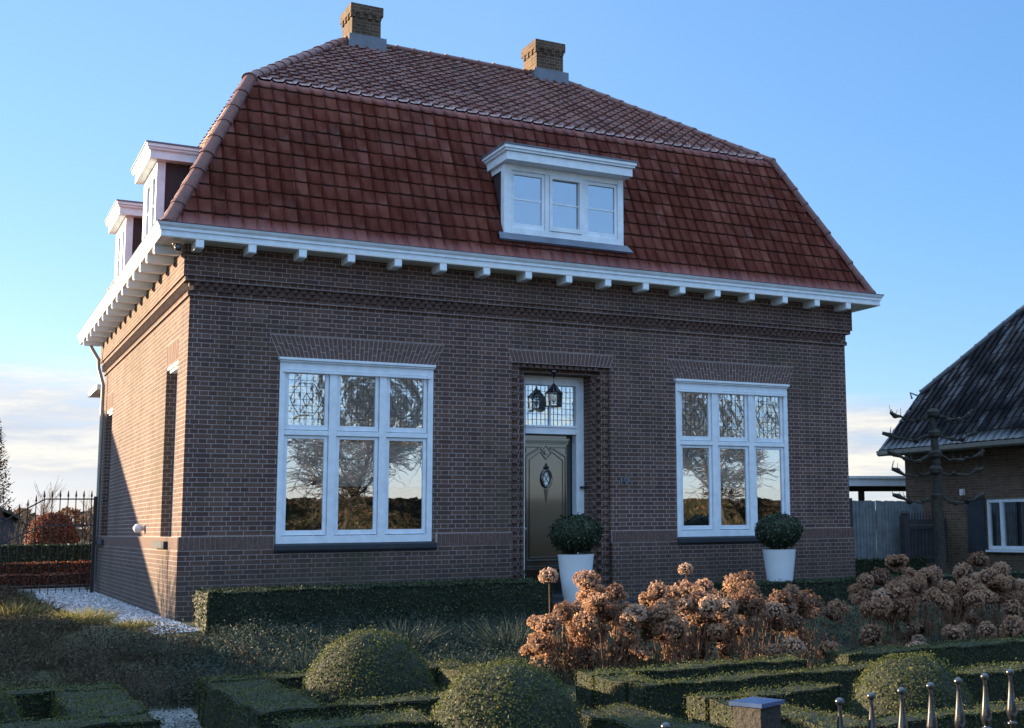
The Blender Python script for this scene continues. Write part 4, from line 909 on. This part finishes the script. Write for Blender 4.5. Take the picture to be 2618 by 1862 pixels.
# ------------------------------------------------------------------ garden behind the gate
BM=[M['beechcore'],M['beech']]
dome('beech_dome',(-.36,16,.0),.62,1.58,'rust-red clipped beech dome seen through the spiked gate',dens=900,size=.06,mats=BM,squash=2.6,cat='topiary')
h('beech_hedge',-6,1.2,12.0,12.5,0,.50,'rust-red low beech hedge behind the spiked gate, farther of two',dens=700,size=.06,mats=BM,group='low beech hedges behind the gate')
h('beech_hedge',-4,-.1,10.75,11.2,0,.30,'rust-red low beech hedge just behind the spiked gate, nearer of two',dens=700,size=.06,mats=BM,group='low beech hedges behind the gate')
h('clipped_hedge',-7,5,14.2,14.9,0,.85,'dark green hedge at the foot of the beech dome behind the spiked gate',dens=400,size=.07,mats=[M['hedgecore'],M['yew']])
def tree_segs(seed,height,r0,levels=4,spread=.6,nb=3,up=.25,first=.25):
    rnd=random.Random(seed); S=[]
    def grow(p,d,l,r,lev):
        n=4 if lev==0 else 3; q=p
        for k in range(n):
            d2=(d+Vector((rnd.gauss(0,.12),rnd.gauss(0,.12),rnd.gauss(0,.08)+up*.15))).normalized(); q2=q+d2*l/n; ra=r*(1-.55*k/n); rb=r*(1-.55*(k+1)/n)
            S.append((*q,*q2,ra,rb)); 
            if lev<levels and (lev>0 or k>0):
                for _ in range(nb if lev<levels-1 else nb+1):
                    ax=Vector((rnd.gauss(0,1),rnd.gauss(0,1),rnd.gauss(0,.4))).normalized(); nd=(d2*(1-spread*.6)+ax*spread+Vector((0,0,up))).normalized()
                    grow(q+(q2-q)*rnd.uniform(.2,1),nd,l*rnd.uniform(.42,.66),rb*.55,lev+1)
            q,d=q2,d2
    grow(Vector((0,0,0)),Vector((0,0,1)),height*.62,r0,0); return S
def bare_tree(loc,seed,height,r0,label,group=None,levels=3,rz=0,nb=3,name='bare_tree',mesh=None,scale=1,**kw):
    t=empty(name,loc,label,'tree',group,rz)
    if mesh is None:
        S=tree_segs(seed,height,r0,levels,nb=nb,**kw); P=NP(); k=4; P.tubes(S[:k],0,8); a=P.obj('trunk',[M['bark']],t); P=NP(); P.tubes([(*s[:6],max(s[6],.009 if height>5 else .004),max(s[7],.007 if height>5 else .003)) for s in S[k:]],0,4); b=P.obj('branches',[M['streettwig' if height>5 else 'twig']],t); mesh=(a.data,b.data)
    else:
        for nm,me_ in zip(('trunk','branches'),mesh): link(bpy.data.objects.new(nm,me_),t)
    t.scale=(scale,)*3; return mesh
# fastigiate brown tree at the left edge
t=empty('columnar_tree',(-1.35,40,0),'tall conical reddish twiggy tree at the left edge beyond the gate','tree')
S=[(0,0,0,0,0,6.6,.12,.02)]
for i in range(420):
    z=random.uniform(.3,6.2); a=random.uniform(0,6.28); rmax=1.55*(1-(z/6.9))**.7*min(1,.5+z/1.8); rr=rmax*random.uniform(.6,1.1); S.append((0,0,z,rr*math.cos(a),rr*math.sin(a),z+rr*.8,.018,.008))
P=NP(); P.tubes(S[:1],0,8); P.obj('trunk',[M['bark']],t)
P=NP(); P.tubes(S[1:],0,4); n=5200; z=RNG.uniform(.6,6.9,n); a=RNG.uniform(0,6.28,n); rm=1.65*(1-(z/7.3))**.7*np.minimum(1,.6+z/2); rr=rm*np.sqrt(RNG.uniform(.1,1,n)); P.cards(np.stack([rr*np.cos(a),rr*np.sin(a),z],1),RNG.normal(0,1,(n,3)),.11,.6,1,1.); P.obj('crown',[M['twig'],M['brownleaf']],t)
# shed roof left behind
sh=empty('garden_shed',(-3.6,36,0),'dark shed with a low pitched roof behind the gate at the left edge','shed')
mb=MB(); mb.box(-4,4,0,6,0,1.2); mb.prism([(-4,1.2),(4,1.2),(0,3.45)],'y',.01,5.99); mb.obj('wall',M['darkwood'],sh)
mb=MB(); mb.prism([(-4.3,1.15),(0,3.6),(4.5,1.1),(4.5,1.2),(0,3.72),(-4.3,1.27)],'y',-.3,6.3); mb.obj('roof',M['shedroof'],sh)
# distant bare shrubs and treeline
shr=bare_tree((.35,26,0),11,2.6,.03,'slender bare shrub behind the beech dome, left',levels=2,nb=4,name='bare_shrub',group='bare shrubs beyond the beech dome',spread=.5)
for (x,y,s,rz,lab) in ((-.55,24,.75,1,'bushy bare shrub straight behind the beech dome'),(1.25,26,.85,2,'bare shrub right of the beech dome beside the house wall'),(-1.6,24,.9,3,'bare shrub left of the beech dome before the dark shed')):
    bare_tree((x,y,0),0,0,0,lab,mesh=shr,scale=s,rz=rz,name='bare_shrub',group='bare shrubs beyond the beech dome')
P=NP(); n=30000; x=RNG.uniform(-60,140,n); hh=1.6+1.2*np.sin(x*.13)+.9*np.sin(x*.41+1)+.5*np.sin(x*1.3); z=np.clip(RNG.uniform(0,1,n),0,1)*np.clip(hh+1.4,.8,9); P.cards(np.stack([x,150+RNG.uniform(0,8,n),z],1),RNG.normal(0,1,(n,3)),.9,.5,0,1.)
tag(P.obj('distant_treeline',[M['brownleaf']]),'hazy brown line of far-off bare trees on the horizon','trees',kind='stuff')
# ------------------------------------------------------------------ unseen hedge, block and tree added to shade garden and wall from the west
h('beech_hedge',-5.3,-4.7,-14,2.9,-.45,1.02,'beech hedge added on the left, outside the frame, to shade the near garden',dens=90,size=.12,mats=BM)
gr=empty('shadow_caster',(-9,9.2,-.3),'low garage with a pitched roof, outside the frame, added to shade the side wall','shadow_caster')  # added block, roof slope shaped to cast the diagonal shadow on the side wall
mb=MB(); mb.prism([(0,0),(9.8,0),(9.8,6.2),(0,2.1)],'x',-2.99,-.01); mb.obj('wall',M['nbrick'],gr)
mb=MB(); mb.prism([(-.3,2.0),(9.9,6.35),(9.9,6.48),(-.3,2.12)],'x',-3.2,.2); mb.obj('roof',M['shedroof'],gr)
st=bare_tree((-7.2,7.3,0),33,3.4,.09,'young bare tree outside the frame, placed to blotch the sun at the house corner',levels=2,nb=4)
# ------------------------------------------------------------------ neighbour
nb_=empty('neighbour_house',(17.3,6.1,0),'buff brick neighbouring house at the right with a steep dark tiled half-hipped roof','house')
mb=MB(); x0=0
us=[-14,-3.98,-2.62,0]; 
wallgrid(mb,us,[-.3,.52,1.62,3.0],lambda u,z:-3.98<u<-2.62 and .52<z<1.62,lambda u,z:(0,u,z)); reveal(mb,-3.98,-2.62,.52,1.62,0,.12,fx)
mb.quad((0,0,-.3),(10,0,-.3),(10,0,3.0),(0,0,3.0)); mb.quad((0,0.001,3.0),(10,0.001,3.0),(8.6,.001,4.3),(1.0,.001,4.3)); mb.quad((.3,-2.5,0),(.3,-4.2,0),(.3,-4.2,2.9),(.3,-2.5,2.9))
mb.obj('wall',M['nbrick'],nb_)
ts=math.tan(R(48)); rf=MB(); rz0=2.83
def rp(x,y): return (x,y,rz0+(x+.45)*ts)
ridge_x=4.7
rf.quad(rp(-.45,.30),rp(.85,.25),rp(ridge_x,-3.6),rp(ridge_x,-14),rp(-.45,-14)); rf.quad(rp(.85,.25),(8.55,.25,rp(.85,0)[2]),rp(ridge_x,-3.6)); rf.quad((9.85,.3,rz0),(8.55,.25,rp(.85,0)[2]),rp(ridge_x,-3.6),rp(ridge_x,-14),(9.85,-14,rz0))
rfo=rf.obj('roof',M['slate'],nb_)
vl=1/math.cos(R(48)); 
tiled('roof_tiles',(-.45,0,rz0+.02),(0,1,0),(1,0,ts),[(.30,-.03),(.25,1.30*vl),(-3.6,(ridge_x+.45)*vl),(-13.9,(ridge_x+.45)*vl),(-13.9,-.03)],.21,.33,M['ntile'],rfo,lift=.02,roll=.03)
rc(rfo,M['ridge2'],rp(.85,.25),rp(ridge_x,-3.6),16,.11,.0); rc(rfo,M['ridge2'],rp(-.45,.30),rp(.85,.25),6,.07,.0)
mb=MB(); mb.tube([rp(.78,.25),(.62,.42,rp(.85,0)[2]+.02),(.70,.45,rp(.85,0)[2]-.12)],.025,6); mb.obj('gutter_hook',M['zinc'],rfo)
mb=MB(); pr_=[(-.58,2.83),(-.57,2.74),(-.51,2.70),(-.45,2.74),(-.44,2.83)]; mb.prism([(a,b) for a,b in pr_],'y',-14,.34); o=mb.obj('gutter',M['zinc'],nb_)
mb=MB(); mb.box(-.44,-.02,-14,.28,2.72,2.80); mb.obj('soffit',M['darkwood'],nb_)
f=MB(); a,b=-3.98,-2.62
f.box(.02,.10,a,a+.06,.52,1.62); f.box(.02,.10,b-.06,b,.52,1.62); f.box(.02,.10,a+.06,b-.06,.52,.60); f.box(.02,.10,a+.06,b-.06,1.54,1.62); f.box(.02,.10,b-.46,b-.38,.60,1.54); f.box(-.05,.02,a-.03,b+.03,.47,.515)
fo=f.obj('window',M['white'],nb_)
p=MB(); p.box(.06,.065,a+.06,b-.46,.6,1.54); p.box(.06,.065,b-.38,b-.06,.6,1.54); p.obj('pane',M['glassd'],fo)
p=MB(); p.box(.12,.13,a,b,.5,1.65); p.obj('curtain',M['room'],fo)
s=MB(); s.box(-.05,-.004,b+.03,b+.55,.46,1.66); s.box(-.06,-.05,b+.07,b+.51,.50,.60); s.box(-.06,-.05,b+.07,b+.51,1.52,1.62); s.obj('shutter',M['shutter'],nb_)
s=MB(); s.box(-.06,-.003,b+.63,b+.75,1.72,1.86); s.obj('vent_box',M['plast'],nb_)
# carport, fence and wooden gate between the houses
cp_=empty('carport',(16.4,8.2,0),'flat white-edged carport roof between the two houses','carport')
Tc=Matrix.Rotation(R(-10),4,'Z')
mb=MB(); mb.box(-3.0,2.9,0,3.2,2.06,2.24,T=Tc); mb.box(-3.05,2.95,-.03,3.25,2.245,2.31,T=Tc); mb.obj('canopy',M['white'],cp_)
mb=MB(); mb.box(-3.0,2.9,.3,.42,1.93,2.055,T=Tc); mb.obj('beam',M['wood'],cp_)
mb=MB(); mb.box(1.25,1.37,.3,.42,0,1.93,T=Tc); mb.obj('post',M['wood'],cp_)
fe=empty('panel_fence',(14.2,5.1,0),'tall grey vertical plank fence right of the brick house','fence')
for j in range(2):
    mb=MB(); x=0.0+j*1.35
    while x<1.33+j*1.35:
        w_=random.uniform(.075,.10); mb.box(x,x+w_-.012,random.uniform(-.006,.006),.02,.05,1.62+random.uniform(-.01,.01)); x+=w_
    mb.box(j*1.35,j*1.35+1.33,.022,.05,.3,.4); mb.box(j*1.35,j*1.35+1.33,.022,.05,1.3,1.4); mb.obj('fence_panel',M['fencewood'],fe)
mb=MB(); mb.box(.56,.64,-.05,.03,0,1.68); mb.obj('post',M['darkwood'],fe)
wg=empty('picket_gate',(16.1,4.75,0),'dark wooden picket gate with pointed tops between plank fence and neighbouring house','gate')
mb=MB()
for i in range(11): x=.12+i*.105; mb.box(x,x+.075,0,.025,.22,1.06)
mb.box(.05,1.25,-.02,-.001,.98,1.06); mb.box(.05,1.25,-.02,-.001,.3,.38); mb.obj('gate_leaf',M['darkwood'],wg)
mb=MB(); mb.box(.05,1.25,0,.03,1.08,1.2)
for i in range(14): x=.09+i*.085; mb.box(x,x+.02,.0,.02,1.2,1.30); n0=len(mb.v); mb.v+=[(x-.008,.01,1.30),(x+.028,.01,1.30),(x+.01,.01,1.38),(x+.01,.03,1.3)]; mb.f+=[(n0,n0+1,n0+2),(n0,n0+3,n0+2),(n0+1,n0+3,n0+2)]; mb.m+=[0]*3
mb.obj('gate_rail',M['darkwood'],wg)
mb=MB(); mb.box(-.12,.04,-.08,.08,0,1.28); mb.lathe([(.07,1.28),(.085,1.33),(.06,1.40),(.01,1.43)],(-.04,0,0),12); mb.obj('gate_post',M['darkwood'],wg)
h('clipped_hedge',13.6,16.1,4.15,4.5,0,.35,'short low hedge at the foot of the grey plank fence',dens=500,size=.05,mats=[M['hedgecore'],M['yew']])
# ------------------------------------------------------------------ espaliered trees
dirx=Vector((.87,-.49,0))
def espalier(loc,lab,ht,tiers,seed,first=False):
    rnd=random.Random(seed); t=empty('espalier_tree',loc,lab,'tree','espaliered lime trees before the neighbouring house')
    m=MB(); m.tube([(0,0,0),(.02,0,.8),(-.03,0,1.5),(.03,0,2.0),(-.02,0,2.6),(-.05,0,ht)],[.115,.09,.10,.08,.065,.05],10); 
    for z in tiers: m.lathe([(.05,-.09),(.11,-.04),(.12,.03),(.06,.09)],(rnd.uniform(-.02,.02),0,z),9)
    m.obj('trunk',M['bark'],t,smooth=True)
    for z in tiers:
        for s in (-1,1):
            m=MB(); L_=rnd.uniform(.68,.95); pts=[];rs=[]
            for k in range(9):
                f=k/8; pts.append(tuple(dirx*(s*(f*L_))+Vector((rnd.uniform(-.02,.02),rnd.uniform(-.02,.02),z-.13*math.sin(f*3.1)+rnd.uniform(-.03,.03)+.05*f)))); rs.append(.030*(1-.5*f)*rnd.uniform(.55,1.5))
            rs[-1]=.03; rs[-2]=.045; m.tube(pts,rs,7)
            for q in range(3):
                p=Vector(pts[rnd.choice((3,5,7))]); m.lathe([(0.01,-.04),(.05,-.02),(.055,.02),(.01,.05)],p,7)
            for q in range(18):
                p=Vector(rnd.choice(pts[2:])); m.tube([p,p+Vector((rnd.uniform(-.07,.07),rnd.uniform(-.07,.07),rnd.uniform(.02,.16)))],[.006,.003],4)
            m.obj('branch',M['bark'],t,smooth=True)
espalier((12.5,-.25,-.05),'espaliered bare tree with five knobbly tiers in front of the gap beside the neighbouring house',3.12,(1.62,2.08,2.36,2.72,3.08),4)
espalier((14.55,-1.5,-.05),'espaliered bare tree cut by the right edge, only its left arms showing',3.15,(1.85,2.3,2.9),9)
# ------------------------------------------------------------------ across the street (reflected in the windows)
tm=bare_tree((2.2,-26,-.4),5,9.5,.12,'bare street tree across the road opposite the left window',levels=4,nb=3,group='bare trees across the road',spread=.8,up=.06)
for (x,y,s,rz,lab) in ((-3.5,-26,1.05,2.1,'bare street tree across the road, leftmost'),(10.2,-29,1.0,4.0,'bare street tree across the road, second beyond the left window'),(26.5,-28,1.1,1.0,'bare street tree across the road opposite the right window'),(35,-30,1.05,5.2,'bare street tree across the road, far right')):
    bare_tree((x,y,-.4),0,0,0,lab,mesh=tm,scale=s,rz=rz,group='bare trees across the road')
h('beech_hedge',-10,45,-33,-32,-.45,2.3,'long brown beech hedge across the road',dens=60,size=.2,mats=[M['hedgecore'],M['darkbrown']])
# ------------------------------------------------------------------ light and sky
AZ=R(41); EL=R(10.5); sd=Vector((-math.cos(AZ)*math.cos(EL),math.sin(AZ)*math.cos(EL),math.sin(EL)))
sun=bpy.data.lights.new('sun','SUN'); sun.energy=5.0; sun.angle=R(.5); sun.color=(1,.76,.48)
so=bpy.data.objects.new('sun',sun); link(so); so.rotation_euler=sd.to_track_quat('Z','Y').to_euler()
w=bpy.data.worlds.new('World'); sc.world=w; w.use_nodes=True; nt=w.node_tree; nt.nodes.clear()
out=N(nt,'ShaderNodeOutputWorld'); bg=N(nt,'ShaderNodeBackground'); sky=N(nt,'ShaderNodeTexSky'); sky.sky_type='NISHITA'; sky.sun_disc=False
sky.sun_elevation=EL; sky.sun_rotation=math.atan2(sd.x,sd.y); sky.altitude=0; sky.air_density=1.0; sky.dust_density=.1; sky.ozone_density=3.
tc=N(nt,'ShaderNodeTexCoord').outputs['Generated']; sp=N(nt,'ShaderNodeSeparateXYZ'); L(nt,tc,sp.inputs[0])
# banked low cloud near the horizon
cv=mapping(nt,tc,(4.5,4.5,30)); cn=noise(nt,cv,1.7,8,.64); cn2=noise(nt,mapping(nt,tc,(1.2,1.2,9)),1.3,4,.5)
el=sp.outputs[2]
band=mth(nt,'MULTIPLY',mth(nt,'SUBTRACT',1.,mth(nt,'DIVIDE',el,mth(nt,'MULTIPLY_ADD',sp.outputs[0],-.05,.135)),clamp=True),5,clamp=True)
band=mth(nt,'MULTIPLY',band,mth(nt,'MULTIPLY_ADD',sp.outputs[1],2.,.45,clamp=True),clamp=True)
cf=mth(nt,'MULTIPLY',mth(nt,'MULTIPLY',mth(nt,'SUBTRACT',mth(nt,'ADD',mth(nt,'MULTIPLY',cn,.6),mth(nt,'MULTIPLY',cn2,.6)),.42,clamp=True),4.5,clamp=True),band,clamp=True)
left=mth(nt,'MULTIPLY_ADD',sp.outputs[0],-.9,1.0,clamp=True)
ccol=mixc(nt,mth(nt,'MULTIPLY_ADD',cn,3.2,-1.15,clamp=True),(1.35,1.45,1.72),(2.75,2.5,2.05))
hs=N(nt,'ShaderNodeHueSaturation'); hs.inputs['Saturation'].default_value=1.08; hs.inputs['Value'].default_value=1.0; L(nt,sky.outputs[0],hs.inputs['Color'])
hz=ramp(nt,el,[(0,(1.25,2.0,2.7)),(.22,(.80,1.65,2.65)),(.40,(.70,1.45,2.55)),(.6,(2.6,4.0,5.8)),(1,(3.8,5.6,7.8))])   # clear-air blue, paler to the horizon; unseen zenith brightened to lift shaded fronts
skyc=mixc(nt,.55,mixc(nt,1.,hs.outputs[0],(1.05,.79,.84),'MULTIPLY'),hz)
dk=mth(nt,'SUBTRACT',1.,mth(nt,'MULTIPLY',mth(nt,'SUBTRACT',sp.outputs[0],.35,clamp=True),.6)); dkc=N(nt,'ShaderNodeCombineColor')
for k in range(3): L(nt,mth(nt,'POWER',dk,(1.6,.9,.45)[k]),dkc.inputs[k])
skyc=mixc(nt,1.,skyc,dkc.outputs[0],'MULTIPLY')
L(nt,mixc(nt,mth(nt,'MULTIPLY',cf,.85),skyc,ccol),bg.inputs[0]); bg.inputs[1].default_value=.12
L(nt,bg.outputs[0],out.inputs[0])
# ------------------------------------------------------------------ camera
cam=bpy.data.cameras.new('camera'); co=bpy.data.objects.new('camera',cam); link(co); sc.camera=co
pit,yaw,rol=.1295,.5183,-.0121
cp,spn,cy_,sy_=math.cos(pit),math.sin(pit),math.cos(yaw),math.sin(yaw)
F=Vector((sy_*cp,cy_*cp,spn)); rt=Vector((cy_,-sy_,0)); up_=rt.cross(F); c_,s_=math.cos(rol),math.sin(rol)
X=c_*rt+s_*up_; Y=-s_*rt+c_*up_
mt=Matrix((X,Y,-F)).transposed().to_4x4(); mt.translation=Vector((-2.6786,-16.9016,1.1253)); co.matrix_world=mt
cam.sensor_fit='HORIZONTAL'; cam.sensor_width=36; cam.lens=36*3188.7467/2618; cam.shift_x=-363.58/2618; cam.shift_y=-1.87/2618; cam.clip_end=2000; cam.clip_start=.05
sc.view_settings.view_transform='Standard'; sc.view_settings.look='None'; sc.view_settings.exposure=1.88; sc.view_settings.gamma=1
sc.cycles.max_bounces=8; sc.cycles.transparent_max_bounces=12
